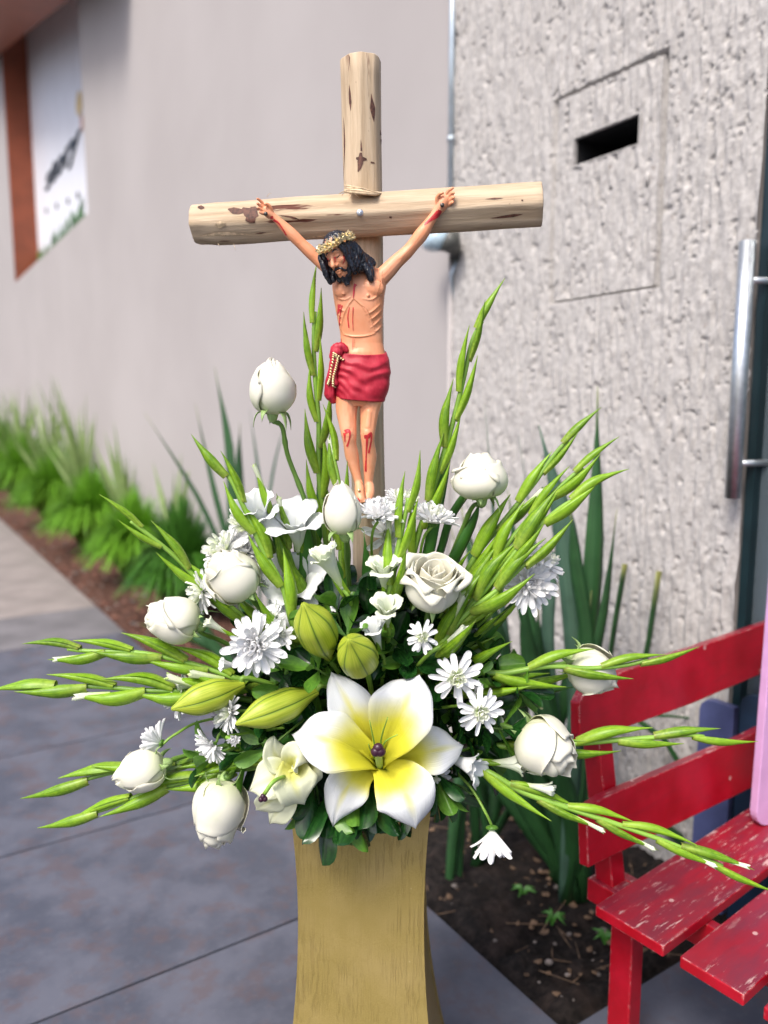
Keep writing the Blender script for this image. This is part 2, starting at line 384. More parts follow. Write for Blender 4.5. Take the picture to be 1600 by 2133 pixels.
def m_red():
    t = NT('worn_red_paint'); c = t.obj(); n = t.noise(c, 14, 4); g = t.noise(t.map(c, (0.10, 1, 1)), 80, 5, 0.65)
    col = t.mix(t.ramp(n, 0.3, 0.7), (0.32, 0.001, 0.008), (0.42, 0.002, 0.016))
    col = t.mix(t.ramp(g, 0.45, 0.8, 0, 0.5), col, (0.24, 0.006, 0.015))
    nz = t.sep(t.n('TexCoord', o=1), 2)                       # upward faces are the walked-on, rubbed ones
    top = t.ramp(nz, 0.6, 0.9)
    ws = t.noise(t.map(c, (0.12, 1, 1)), 95, 8, 0.75); wear = t.ramp(ws, 0.565, 0.60)
    gate = t.ramp(t.noise(c, 9, 3), 0.40, 0.58)
    wear = t.math('MULTIPLY', t.math('MULTIPLY', wear, gate), top)
    dull = t.math('MULTIPLY', top, t.ramp(t.noise(t.map(c, (0.25, 1, 1)), 30, 5, 0.6), 0.3, 0.7, 0.35, 0.9))
    col = t.mix(dull, col, (0.15, 0.022, 0.040))
    spots = t.n('TexVoronoi', {'Vector': t.map(c, (0.8, 1, 0.8)), 'Scale': 15.0})
    sp = t.ramp(spots, 0.05, 0.075, 1, 0)
    edge = t.n('Bevel', {'Radius': 0.0035}, samples=4); geo = t.n('NewGeometry', o=1)
    dt = t.n('VectorMath', {0: edge, 1: geo}, operation='DOT_PRODUCT', o=1)
    ed = t.math('MULTIPLY', t.ramp(dt, 0.90, 0.975, 1, 0), t.ramp(t.noise(c, 60, 4, 0.7), 0.50, 0.58))
    m = t.math('MAXIMUM', t.math('MAXIMUM', wear, t.math('MULTIPLY', sp, 0.8)), ed)
    col = t.mix(t.math('MULTIPLY', m, 0.8), col, (0.66, 0.46, 0.43))
    return t.done(col, t.ramp(n, 0.3, 0.7, 0.28, 0.42), bump=t.bump(t.math('SUBTRACT', t.math('MULTIPLY', g, 0.35), m), 0.35, 0.0012), spec=0.5)
M_RED = m_red()
M_PINK = plain('lilac_pink_paint', (0.62, 0.36, 0.62), 0.45, 0.08, 12)
M_BLUE = plain('slate_blue_paint', (0.075, 0.09, 0.21), 0.45, 0.2, 8)
M_NAVY = plain('navy_paint', (0.008, 0.022, 0.05), 0.45, 0.2, 8)

# ================================================================== THE SETTING
D1 = V(-0.545, 0.839, 0).normalized(); D2 = V(0.839, 0.545, 0).normalized(); UP = V(0, 0, 1)
WB = onz(1340, 1760); WB.z = 0                    # a point at the foot of the wall
KB = onz(960, 1950); KB.z = 0                     # a point on the edge of the paving
def W(t, z, n=0.0): return WB + D1 * t + UP * z - D2 * n      # n: out of the wall
def WT(u, v, n=0.0):
    p = onplane(u, v, WB - D2 * n, D2); return (p - WB).dot(D1), p.z
def K(t, s, z=0.0): return KB + D1 * t + D2 * s + UP * z
BED = (WB - KB).dot(D2)
def GT(u, v): return (onz(u, v) - KB).dot(D1), (onz(u, v) - KB).dot(D2)
T0 = GT(1300, 2065)[0]                            # near end of the planting bed

g = MB(); g.grid([[V(x, y, -0.06) for x in (-150, 0, 150)] for y in (-120, 0, 200)])
tag(g.obj('ground', M_GROUT), kind='structure')

pav = thing('paving', None, None); tag(pav, kind='structure')
MK = Matrix((D2, D1, UP)).transposed().to_4x4()    # local x across, y along the kerb
base = MB(); base.box((-6, -3, -0.055), (0.0, 40, -0.012), Matrix.Translation(KB) @ MK); base.obj('joint_bed', M_GROUT, pav, smooth=False)
j0 = 0.282; step = 0.722
k0 = int((T0 - 2.5 - j0) / step) - 1
def tile_mesh(m_):
    q = MB(); q.box((-1.2, 0.004, -0.012), (-0.0, step - 0.004, 0.0)); return q.mesh('paving_slab', m_, False)
tile_lit, tile_half = tile_mesh(M_TILE_LIT), tile_mesh(M_TILE_HALF)  # slabs with full and partial sunlight painted into their colour
tile_me = MB(); tile_me.box((-1.2, 0.004, -0.012), (-0.0, step - 0.004, 0.0)); tile_me = tile_me.mesh('paving_slab', M_TILE, False)
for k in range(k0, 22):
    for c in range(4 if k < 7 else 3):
        tq = j0 + k * step; o = put('paving_slab', tile_lit if tq > 3.7 else (tile_half if tq > 3.0 else tile_me), pav, Matrix.Translation(K(j0 + k * step, -c * 1.206 - 0.001)) @ MK, bevel=0.0015)
# slabs in front of the near end of the bed
for c in range(3):
    for k in range(4):
        put('paving_slab', tile_me, pav, Matrix.Translation(K(T0 - (k + 1) * 0.722 - 0.004, 1.207 + c * 1.206 + 0.003)) @ MK, bevel=0.0015)
b2_ = MB(); b2_.box((0.0, -3, -0.055), (4.2, 0, -0.012), Matrix.Translation(K(T0, 0)) @ MK); b2_.obj('joint_bed', M_GROUT, pav, smooth=False)

def value_noise(nx, ny, fx, fy, seed):
    r = np.random.RandomState(seed); g = r.rand(int(fy) + 3, int(fx) + 3)
    x = np.linspace(0, fx, nx); y = np.linspace(0, fy, ny)
    xi = x.astype(int); yi = y.astype(int); xf = x - xi; yf = y - yi
    xf = xf * xf * (3 - 2 * xf); yf = yf * yf * (3 - 2 * yf)
    a = g[np.ix_(yi, xi)]; b = g[np.ix_(yi, xi + 1)]; c = g[np.ix_(yi + 1, xi)]; d = g[np.ix_(yi + 1, xi + 1)]
    return (a * (1 - xf) + b * xf) * (1 - yf[:, None]) + (c * (1 - xf) + d * xf) * yf[:, None]

def np_grid_mesh(name, Pts, keep, mat, smooth=True):
    ny, nx, _ = Pts.shape
    idx = np.arange(ny * nx).reshape(ny, nx)
    q = np.stack([idx[:-1, :-1], idx[:-1, 1:], idx[1:, 1:], idx[1:, :-1]], -1)[keep]
    used, inv = np.unique(q.ravel(), return_inverse=True)
    me = bpy.data.meshes.new(name)
    me.vertices.add(len(used)); me.vertices.foreach_set('co', Pts.reshape(-1, 3)[used].astype(np.float32).ravel())
    me.loops.add(len(inv)); me.loops.foreach_set('vertex_index', inv.astype(np.int32))
    me.polygons.add(len(q)); me.polygons.foreach_set('loop_start', np.arange(0, len(inv), 4, dtype=np.int32))
    me.update(calc_edges=True); me.materials.append(mat)
    if smooth: me.shade_smooth()
    return me

# soil of the bed: a lumpy sheet from the near corner far along the wall
nt, ns = 420, 90; LT = 14.0
tt = T0 + (np.linspace(0, 1, nt) ** 1.6) * LT; ss = np.linspace(0.0, BED + 0.02, ns)
hn = value_noise(ns, nt, 12, 260, 3) * 0.022 + value_noise(ns, nt, 40, 400, 4) * 0.014 + value_noise(ns, nt, 4, 60, 5) * 0.03
edge = np.minimum(ss / 0.06, 1)[None, :] * np.minimum((tt - T0) / 0.05, 1)[:, None]
zz = -0.035 + hn * edge
Pts = np.array(KB)[None, None, :] + tt[:, None, None] * np.array(D1) + ss[None, :, None] * np.array(D2); Pts = Pts.copy(); Pts[:, :, 2] = zz
tag(put('garden_soil', np_grid_mesh('garden_soil', Pts, np.ones((nt - 1, ns - 1), bool), M_SOIL)), kind='structure')

# litter: twigs, pebbles, dead leaves and bark chips on the soil
lit = MB(); stn = MB(); chp = MB()
for i in range(900):
    t = T0 + 0.05 + RND.random() ** 1.3 * 2.6; s = RND.uniform(0.04, BED); p = K(t, s, -0.006 + RND.uniform(0, .01)); k = RND.random()
    a = RND.uniform(0, 6.28); d = V(math.cos(a), math.sin(a), RND.uniform(-.15, .2))
    if k < 0.25: lit.tube([p, p + d * RND.uniform(.01, .03), p + d * RND.uniform(.03, .11) + V(0, 0, .004)], [.0012, .0015, .0008], 5)
    elif k < 0.78:
        L = RND.uniform(.008, .026); e = d.cross(UP).normalized() * L * .45
        lit.grid([[p - e * .3, p, p + e * .3], [p + d * L * .5 - e, p + d * L * .5 + UP * .004, p + d * L * .5 + e], [p + d * L - e * .2, p + d * L + UP * .006, p + d * L + e * .2]])
    else:
        r = RND.uniform(.002, .008) * (1.7 if k > .97 else 1); stn.ball(Matrix.Translation(p) @ Matrix.Rotation(a, 4, 'X'), r, r * .8, r * .6, 7, 5)
for i in range(2600):
    t = 2.2 + RND.random() ** 0.8 * 9; s = RND.uniform(0.02, BED); p = K(t, s, 0.002)
    a = RND.uniform(0, 6.28); r = RND.uniform(.008, .03)
    mb = chp if RND.random() < .86 else stn
    mb.ball(Matrix.Translation(p) @ Matrix.Rotation(a, 4, 'Z') @ Matrix.Rotation(RND.uniform(-.6, .6), 4, 'X'), r, r * .45, r * .25, 5, 4)
tag(lit.obj('leaf_litter', M_LITTER), kind='stuff'); tag(stn.obj('pebbles', M_STONE), kind='stuff'); tag(chp.obj('bark_mulch', M_CHIPM), kind='stuff')

# ---- stucco wall with its hatch and letter slot (real relief)
tR = WT(1558, 1100)[0]; tL = WT(957, 600)[0]; ZT = 3.4
cell = 0.0038; nx = int((tL - tR) / cell); nz = int((ZT + 0.06) / cell)
tx = np.linspace(tR, tL, nx); zx = np.linspace(-0.06, ZT, nz)
TT, ZZ = np.meshgrid(tx, zx)
rid = value_noise(nx, nz, (tL - tR) / 0.0115, ZT / 0.075, 21)
rid2 = value_noise(nx, nz, (tL - tR) / 0.0085, ZT / 0.03, 22)
med = value_noise(nx, nz, (tL - tR) / 0.03, ZT / 0.05, 23)
pit = value_noise(nx, nz, (tL - tR) / 0.0075, ZT / 0.0115, 24) * value_noise(nx, nz, (tL - tR) / 0.022, ZT / 0.035, 25)
hgt = 0.0080 * rid + 0.005 * rid2 + 0.003 * med - 0.007 * np.clip((pit - 0.45) / 0.2, 0, 1) + np.random.RandomState(5).rand(nz, nx) * 0.0008
cs = [WT(1182, 218), WT(1393, 118), WT(1380, 600), WT(1168, 628)]           # hatch corners in the photo
sl = [WT(1214, 296), WT(1350, 241), WT(1350, 303), WT(1214, 352)]
hx = (max(c[0] for c in cs), min(c[0] for c in cs)); ht = (cs[0][1] + cs[1][1]) / 2; hb = (cs[2][1] + cs[3][1]) / 2
sx = ((sl[0][0] + sl[3][0]) / 2, (sl[1][0] + sl[2][0]) / 2); sz = ((sl[0][1] + sl[1][1]) / 2, (sl[2][1] + sl[3][1]) / 2)
gw = 0.007
inh = (TT < hx[0] + gw * 2.3) & (TT > hx[1] - gw * 2.3) & (ZZ < ht + gw) & (ZZ > hb - gw)
inn = (TT < hx[0]) & (TT > hx[1]) & (ZZ < ht) & (ZZ > hb)
slot = (TT < sx[0]) & (TT > sx[1]) & (ZZ < sz[0]) & (ZZ > sz[1])
groove = inh & ~inn
WN = 0.03
off = WN + hgt; off = np.where(groove, WN - 0.022, off); off = np.where(inn, off - 0.001, off)
Pts = np.array(WB)[None, None, :] + TT[..., None] * np.array(D1) + off[..., None] * np.array(-D2); Pts[:, :, 2] = ZZ
Pts = Pts[:, ::-1]; fl = lambda a: a[:-1, :-1][:, :]
innc = inn[:, ::-1]; slc = slot[:, ::-1]
kc = innc[:-1, :-1] & innc[1:, 1:] & innc[1:, :-1] & innc[:-1, 1:]; sc_ = slc[:-1, :-1] & slc[1:, 1:]
stw = thing('stucco_wall', 'rough raked pale grey stucco wall with a flush access hatch, behind the red bench', 'wall', W(tR, 0, WN))
inv = stw.matrix_basis.inverted()
def child_world(o): o.matrix_basis = inv; return o
child_world(put('stucco_face', np_grid_mesh('stucco_face', Pts, ~kc & ~sc_, M_STUCCO), stw))
child_world(put('access_hatch', np_grid_mesh('access_hatch', Pts, kc & ~sc_, M_STUCCO), stw))
MW = Matrix((D1, -D2, UP)).transposed().to_4x4()
def WM(t, z, n): return Matrix.Translation(W(t, z, n)) @ MW
b = MB(); b.box((tR, -0.32, -0.06), (sx[1] - .015, 0.005, ZT), WM(0, 0, 0)); b.box((sx[0] + .015, -0.32, -0.06), (tL, 0.005, ZT), WM(0, 0, 0))
b.box((sx[1] - .015, -0.32, -0.06), (sx[0] + .015, 0.005, sz[1] - .014), WM(0, 0, 0)); b.box((sx[1] - .015, -0.32, sz[0] + .014), (sx[0] + .015, 0.005, ZT), WM(0, 0, 0))
child_world(b.obj('wall_core', M_SMOOTH, stw, smooth=False))
b = MB(); t0, t1, z0, z1 = sx[1], sx[0], sz[1], sz[0]
for lo, hi in (((t0 - .004, .024, z0 - .004), (t0, .040, z1 + .004)), ((t1, .024, z0 - .004), (t1 + .004, .040, z1 + .004)), ((t0, .024, z1), (t1, .040, z1 + .004)), ((t0, .024, z0 - .004), (t1, .040, z0))):
    b.box(lo, hi, WM(0, 0, 0))
child_world(b.obj('slot_frame', M_STUCCO, stw, smooth=False))
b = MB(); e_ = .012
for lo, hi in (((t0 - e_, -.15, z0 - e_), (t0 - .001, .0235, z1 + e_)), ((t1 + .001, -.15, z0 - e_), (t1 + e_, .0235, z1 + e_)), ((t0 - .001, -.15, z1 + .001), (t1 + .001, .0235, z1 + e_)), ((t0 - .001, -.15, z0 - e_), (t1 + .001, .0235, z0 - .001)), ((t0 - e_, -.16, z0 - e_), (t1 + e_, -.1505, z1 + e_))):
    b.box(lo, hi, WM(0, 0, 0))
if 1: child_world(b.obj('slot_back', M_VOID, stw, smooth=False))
b = MB()                                                    # meter seen in the slot
b.box((t0 + .01, -0.12, z0 - .03), (lerp(t0, t1, .42), -0.08, lerp(z0, z1, .55)), WM(0, 0, 0)); b.tube([W(lerp(t0, t1, .5), z0 - .03, -.05), W(lerp(t0, t1, .45), z0 + .03, -.06), W(t0, z0 + .035, -.06)], .004, 7)
child_world(b.obj('meter_box', M_DGREY, stw, smooth=False))
kt, kz = WT(1352, 375, WN); b = MB(); b.tube([W(kt, kz + .02, WN + .004), W(kt - .006, kz, WN + .014), W(kt, kz - .02, WN + .006)], [.004, .008, .004], 8)
child_world(b.obj('hatch_latch', M_STUCCO, stw))

# ---- smooth wall with the recessed sign
gn = 0.0
tn = WT(176, 300)[0]; tf = WT(16, 300)[0]; zs = WT(30, 590)[1]; zt_ = zs + 7.0; rec = 0.33
smw = thing('smooth_wall', 'smooth pale grey rendered wall running away to the left behind the garden bed', 'wall', W(tL, 0, 0))
inv = smw.matrix_basis.inverted()
b = MB()
for lo, hi in (((tL + .001, -.6, -.1), (tn, 0, 12)), ((tn, -.6, -.1), (tf, 0, zs)), ((tf, -.6, -.1), (60, 0, 12)), ((tn, -.6, zt_), (tf, 0, 12))):
    b.box(lo, hi, WM(0, 0, 0))
child_world(b.obj('wall_face', M_SMOOTH, smw, smooth=False))
sg = thing('wall_sign', 'tall white printed sign with black script, set in a recess framed in rust brown', 'sign', W(tf, zs, 0))
inv = sg.matrix_basis.inverted()
b = MB(); b.box((tn, -rec - .02, zs), (tf - .02, -rec, zt_), WM(0, 0, 0)); child_world(b.obj('sign_panel', M_SIGNW, sg, smooth=False))
b = MB(); b.box((tf - .03, -rec, zs + .004), (tf - .001, .012, zt_), WM(0, 0, 0)); child_world(b.obj('side_frame', M_BROWN, sg, smooth=False))
def text_obj(name, txt, size, M, shear, mat, parent, ext=0.01, sx_=1.0):
    cu = bpy.data.curves.new(name, 'FONT'); cu.body = txt; cu.size = size; cu.shear = shear; cu.extrude = ext; cu.resolution_u = 3
    cu.space_character = 0.95; cu.offset = size * 0.012
    o = bpy.data.objects.new(name, cu); dg = bpy.context.evaluated_depsgraph_get()
    COL.objects.link(o); dg.update(); me = bpy.data.meshes.new_from_object(o.evaluated_get(bpy.context.evaluated_depsgraph_get()))
    COL.objects.unlink(o); bpy.data.objects.remove(o); me.materials.clear(); me.materials.append(mat)
    q = put(name, me, parent, inv @ M @ Matrix.Diagonal((sx_, 1, 1, 1))); return q
MTX = Matrix((-D1, UP, -D2)).transposed().to_4x4()
ta, za = WT(93, 385, -rec + .01); tb, zb = WT(172, 350, -rec + .01); hgt_ = WT(100, 345, -rec)[1] - WT(100, 385, -rec)[1]
text_obj('script_lettering', 'story', abs(hgt_) * 1.6, Matrix.Translation(W(ta, za - .10, -rec + .012)) @ MTX, 0.35, M_BLACK, sg, sx_=abs(ta - tb) / (abs(hgt_) * 1.6 * 2.2))
for (u_, v_, ch) in ((104, 440, 'T'), (126, 430, 'E'), (149, 420, 'R'), (170, 408, 'R')):
    a_, c_ = WT(u_ - 6, v_ + 6, -rec); text_obj('small_lettering', ch, abs(hgt_) * 0.42, Matrix.Translation(W(a_, c_, -rec + .012)) @ MTX, 0, M_BLACK, sg)
b = MB()
for i in range(150):
    f = RND.random(); u_ = lerp(74, 178, f); v_ = lerp(566, 470, f) - abs(RND.gauss(0, 1)) * (3 + 14 * f * f)
    a_, c_ = WT(u_, v_, -rec); p = W(a_, c_, -rec + .012 + RND.random() * .02); an = RND.uniform(0, 6.28); L = RND.uniform(.1, .3)
    e = (D1 * math.cos(an) + UP * math.sin(an)); q = (D1 * -math.sin(an) + UP * math.cos(an)); b.grid([[p, p + q * L * .05], [p + e * L * .5 - q * L * .2, p + e * L * .5 + q * L * .25], [p + e * L, p + e * L + q * .01]])
o = b.obj('printed_foliage', M_SGREEN, sg); child_world(o); o['kind'] = 'stuff'
for (u0, v0, w0, h0, m_, nm) in ((166, 216, 16, 50, M_SYEL, 'printed_yellow_shape'), (172, 256, 9, 34, M_SPINK, 'printed_pink_shape')):
    a_, c_ = WT(u0, v0, -rec); k_ = unit(u0, v0, W(a_, c_).y); b = MB(); b.ball(WM(a_, c_, -rec + .01), w0 * k_ * 1.6, .006, h0 * k_ * .5, 12, 7); child_world(b.obj(nm, m_, sg))
# rust brown canopy slanting out above the sign
cl = lambda u, v, n=0.06: W(*WT(u, v, n), n)
poly = [cl(-60, 168), cl(0, 112), cl(132, 8), cl(260, -95), cl(260, -400), cl(-60, -400)]
b = MB(); b.prism(poly, -D2 * 0.5)
tag(b.obj('sign_canopy', M_BROWN, smooth=False), 'slanting rust brown canopy projecting over the recessed white sign', 'canopy')

# ---- pipe and floodlight at the joint of the two walls
pt = WT(951, 300, .03)[0]
pz = WT(951, 505, .03)[1]
b = MB(); r_ = 6.5 * unit(951, 300, W(pt, 2).y); b.tube([W(pt + .012, ZT, .045), W(pt + .012, pz, .045)], r_, 14)
tp = thing('drain_pipe', 'thin galvanised pipe running down the joint between the two walls', 'pipe', W(pt, pz, .045))
inv = tp.matrix_basis.inverted(); child_world(b.obj('upper_pipe', M_PIPE, tp))
b = MB(); b.tube([W(pt + .012, pz - .05, .04), W(pt + .012, 0, .04)], r_ * .8, 12); child_world(b.obj('lower_pipe', M_SMOOTH, tp))
b = MB(); b.tube([W(pt + .012, pz + .35, .045), W(pt + .012, pz + .37, .045)], r_ * 1.25, 14); child_world(b.obj('pipe_clamp', M_PIPE, tp))
lt_, lz = WT(915, 508, .12)
fl_ = thing('floodlight', 'small grey wall floodlight on a dark bracket beside the drain pipe', 'lamp', W(pt + .05, lz, .05)); inv = fl_.matrix_basis.inverted()
b = MB(); b.tube([W(lt_ + .10, lz + .015, .10), W(lt_ + .06, lz + .01, .11), W(lt_ - .0, lz + .01, .12), W(lt_ - .03, lz + .01, .12)], [.022, .034, .045, .045], 18, flat=.8); child_world(b.obj('lamp_head', M_LENS, fl_))
b = MB(); b.tube([W(lt_ - .03, lz + .01, .12), W(lt_ - .04, lz, .10), W(lt_ - .02, lz - .02, .06)], [.044, .038, .022], 14); b.box((lt_ - .015, .0, lz - .05), (lt_ + .02, .06, lz + .05), WM(0, 0, 0)); child_world(b.obj('bracket', M_DGREY, fl_))
b = MB(); b.tube([W(lt_ + .0, lz - .05, .04), W(lt_ + .02, lz - .10, .05), W(lt_ + .02, lz - .2, .03)], .006, 8); child_world(b.obj('cable', M_PIPE, fl_))

# ---- glass door with its long steel handle
td = tR - 0.004
dr = thing('glass_door', 'dark tinted glass door at the right edge with a long vertical steel handle', 'door', W(td, 0, 0)); inv = dr.matrix_basis.inverted()
b = MB(); b.box((td - .022, -.06, 0), (td, .03, 2.6), WM(0, 0, 0)); b.box((td - 1.3, -.06, 2.6), (td, .03, 2.68), WM(0, 0, 0)); b.box((td - 1.32, -.06, 0), (td - 1.3, .03, 2.6), WM(0, 0, 0)); child_world(b.obj('door_frame', M_DFRAME, dr, smooth=False))
b = MB(); b.box((td - 1.299, -.008, .005), (td - .023, .002, 2.595), WM(0, 0, 0)); child_world(b.obj('glass_pane', M_GLASS, dr, smooth=False))
b = MB(); b.box((td - 1.6, -.75, -.05), (td + .3, -.7, 3), WM(0, 0, 0)); child_world(b.obj('interior_wall', M_INT, dr, smooth=False))
hn_ = .085
for (u0, v0) in ((1557, 0),):
    h0 = WT(1557, 502, hn_); h1 = WT(1545, 1040, hn_); ru = 16 * unit(1557, 700, W(h0[0], 1.2).y)
    b = MB(); b.tube([W(h0[0], h0[1], hn_), W(h0[0], h1[1], hn_)], ru, 24); hd = child_world(b.obj('handle', M_STEEL, dr))
    for vv in (582, 967):
        zz_ = WT(1560, vv, hn_)[1]; b = MB(); b.tube([W(h0[0], zz_, hn_), W(h0[0] - .035, zz_, 0.0)], ru * .42, 12)
        o = b.obj('handle_standoff', M_STEEL, dr); child_world(o)
for vv in (967,):
    pass

# ================================================================== PLANTS OF THE BED
def strap(mb, pts, wid, tipw=0.03, fold=0.18, n=14, cut=False, facing=None):
    pts = bez(pts, n); rows = []
    for i, p in enumerate(pts):
        t = i / (n - 1); T = (pts[min(i + 1, n - 1)] - pts[max(i - 1, 0)]).normalized()
        vd = (p - CAM).normalized() if facing is None else facing
        side = T.cross(vd).normalized(); nn = side.cross(T).normalized()
        w_ = wid * ((0.75 + 0.25 * sst(t, 0, .3)) * (1 - sst(t, .62, 1.0) ** 1.1 * (1 - tipw)) if not cut else 0.9) * .5
        rows.append([p - side * w_ + nn * w_ * fold * 2, p - side * w_ * .5 + nn * w_ * fold, p, p + side * w_ * .5 + nn * w_ * fold, p + side * w_ + nn * w_ * fold * 2])
    mb.grid(rows); return mb
def flax(name, label, base_uv, leaves, mat=M_FLAX, Yd=0.0):
    o0 = onz(*base_uv); o0.z = -0.01
    root = thing(name, label, 'plant', o0, 'strap-leaved plants in the garden bed'); inv_ = root.matrix_basis.inverted()
    for (pp, wpx, dY, cut, m_) in leaves:
        n = len(pp); pts = [o0 + V(RND.uniform(-.03, .03), RND.uniform(-.02, .02), 0)]
        for i, (u, v) in enumerate(pp): pts.append(P(u, v, o0.y + dY * (i + 1) / n))
        wm = .82 * wpx * unit(pp[0][0], pp[0][1], o0.y)
        a = RND.uniform(-.7, .7); fc = (Matrix.Rotation(a, 3, 'Z') @ V(0, 1, -.1))
        mb = MB(); strap(mb, pts, wm, cut=cut, facing=fc if abs(dY) < .3 else None)
        o = mb.obj('leaf', m_ or mat, root, solid=0.0012); o.matrix_basis = inv_
    return root
F = None
flax('flax_plant', 'tall dark green flax plant behind the bouquet with its longest leaf against the stucco wall', (1195, 1870), [
    ([(1215, 1500), (1240, 1150), (1245, 805)], 52, .05, False, F), ([(1210, 1450), (1180, 1120), (1122, 885)], 66, .1, False, M_FLAXB),
    ([(1225, 1420), (1200, 1180), (1188, 1065)], 34, .0, False, F), ([(1270, 1400), (1305, 1175)], 26, .02, True, F),
    ([(1150, 1500), (1090, 1250), (1058, 1020)], 40, .08, False, F), ([(1160, 1560), (1105, 1380), (1085, 1180)], 44, -.05, False, F),
    ([(1165, 1600), (1140, 1350), (1150, 1150)], 38, .1, True, M_FLAXB), ([(1195, 1580), (1255, 1300), (1285, 1060)], 26, .0, False, F),
    ([(1180, 1650), (1110, 1550), (1040, 1300), (960, 1060)], 40, -.05, False, F), ([(1200, 1750), (1180, 1650), (1160, 1560)], 50, -.1, False, F),
    ([(1170, 1650), (1130, 1420), (1120, 1250)], 44, .0, False, F), ([(1230, 1650), (1222, 1420), (1232, 1230)], 40, .02, False, F), ([(1150, 1700), (1065, 1480), (1030, 1380)], 40, .0, False, F), ([(1190, 1700), (1200, 1500), (1215, 1340)], 42, -.04, False, M_FLAXB)])
flax('flax_plant', 'flax plant just right of the gold pedestal with leaves leaning to the bench', (1180, 1835), [
    ([(1120, 1700), (1060, 1550), (1000, 1330), (940, 1100)], 42, .1, False, F), ([(1100, 1720), (1010, 1600), (960, 1500)], 40, .0, False, F),
    ([(1160, 1650), (1120, 1450), (1100, 1300)], 46, .05, True, F), ([(1130, 1700), (1080, 1500), (1040, 1200), (1010, 845)], 20, .1, False, M_FLAXB),
    ([(1220, 1700), (1290, 1450), (1340, 1400), (1375, 1190)], 22, .05, True, F), ([(1170, 1600), (1130, 1250), (1080, 905)], 12, .15, False, M_FLAXB),
    ([(1140, 1600), (1190, 1400), (1175, 1250)], 40, .0, False, F), ([(1210, 1800), (1230, 1650), (1225, 1500)], 44, -.1, False, F),
    ([(1080, 1700), (1020, 1500), (985, 1200), (960, 1050)], 34, .1, False, F), ([(1100, 1700), (1050, 1560), (1020, 1450)], 44, -.05, False, F), ([(1130, 1700), (1095, 1500), (1090, 1380)], 40, -.03, False, F)])
flax('flax_plant', 'low flax clump beside the pedestal with leaves hanging onto the dark soil', (1010, 1800), [
    ([(985, 1650), (965, 1600), (950, 1700), (935, 1860), (925, 1985)], 30, -.12, False, F), ([(1000, 1650), (975, 1620), (960, 1750), (955, 1900), (948, 1990)], 20, -.1, False, F),
    ([(1040, 1650), (1060, 1500), (1070, 1350)], 40, .05, False, F), ([(1060, 1700), (1120, 1640), (1160, 1760), (1190, 1880)], 40, -.1, False, F),
    ([(1000, 1600), (980, 1450), (950, 1300)], 36, .05, False, F), ([(1030, 1600), (1010, 1400), (1000, 1180)], 36, .1, True, M_FLAXB)])
flax('flax_plant', 'dark sword-leaved plant behind the left of the bouquet, leaves spread like a fan', (560, 1420), [
    ([(490, 1200), (478, 950), (447, 765)], 26, .1, False, F), ([(505, 1230), (450, 1040), (406, 838)], 17, .1, False, F),
    ([(500, 1250), (420, 1050), (300, 858)], 13, .1, False, F), ([(520, 1250), (500, 1000), (500, 880)], 22, .0, False, F),
    ([(560, 1200), (540, 1000), (520, 850)], 10, .2, False, M_FLAXB), ([(540, 1250), (565, 1000), (600, 860)], 10, .2, False, M_FLAXB),
    ([(500, 1380), (380, 1320), (290, 1300)], 30, .1, False, F), ([(600, 1250), (640, 1100), (640, 980)], 20, .1, False, F),
    ([(480, 1380), (420, 1300), (380, 1180)], 30, .0, False, F)])
flax('flax_plant', 'thin yellowing flax leaf stretching sideways behind the bench rails', (1500, 1830), [
    ([(1470, 1750), (1400, 1560), (1330, 1490), (1600, 1515)], 14, .02, False, F), ([(1440, 1770), (1380, 1720), (1330, 1690)], 26, .02, False, F)])

def ground_at(t, s): p = K(t, s); p.z = 0.0; return p
def mound(label, t, s, r, h, mt=None):
    r *= 1.15; h *= 1.2
    c = ground_at(t, s); mb = MB()
    for i in range(1100):
        a = RND.uniform(0, 6.28); e = RND.random() ** .6; L = h * RND.uniform(.75, 1.15)
        d = V(math.cos(a) * e, math.sin(a) * e, 0); p0 = c + d * r * .15 - UP * .02; p1 = c + d * r * .7 + UP * L * (.75 - .2 * e); p2 = c + d * r * RND.uniform(1.0, 1.3) + UP * L * (1 - .75 * e * e)
        sd = V(-math.sin(a), math.cos(a), 0) * .010
        mb.grid([[p0 - sd, p0 + sd], [p1 - sd, p1 + sd], [p2 - sd * .2, p2 + sd * .2]])
    return tag(mb.obj('grass_mound', mt or M_GRASS), label, 'plant', 'rounded grass mounds along the bed')
def irises(label, t, s, n, h, spread):
    c = ground_at(t, s); root = thing('iris_clump', label, 'plant', c, 'upright strap-leaved clumps along the wall'); inv_ = root.matrix_basis.inverted()
    for i in range(n):
        a = RND.uniform(0, 6.28); L = h * RND.uniform(.55, 1.05); sp = spread * RND.uniform(.1, 1)
        d = V(math.cos(a), math.sin(a), 0); mb = MB()
        strap(mb, [c, c + d * sp * .3 + UP * L * .5, c + d * sp + UP * L], RND.uniform(.03, .05), n=8)
        o = mb.obj('leaf', M_IRIS, root); o.matrix_basis = inv_
mound('nearest grass mound, dark green, just left of the bouquet', 3.3, .40, .31, .58, M_GRASSD)
mound('second nearest bright green grass mound beside the mulch', 4.5, .44, .34, .56)
mound('bright green grass mound in the middle of the blurred row', 6.0, .46, .42, .62)
mound('bright green grass mound third from the picture edge', 7.9, .48, .46, .70)
mound('bright green grass mound near the left edge of the picture', 10.2, .5, .5, .8)
mound('furthest grass mound in the row at the left edge', 12.8, .5, .5, .9)
irises('strap-leaved clump standing behind the nearest grass mound', 4.0, .58, 10, .95, .3)
irises('strap-leaved clump with thin pale blades second along the wall', 5.3, .58, 14, 1.15, .36)
irises('tall fan of pale strap leaves third along the wall', 6.9, .58, 26, 1.6, .5)
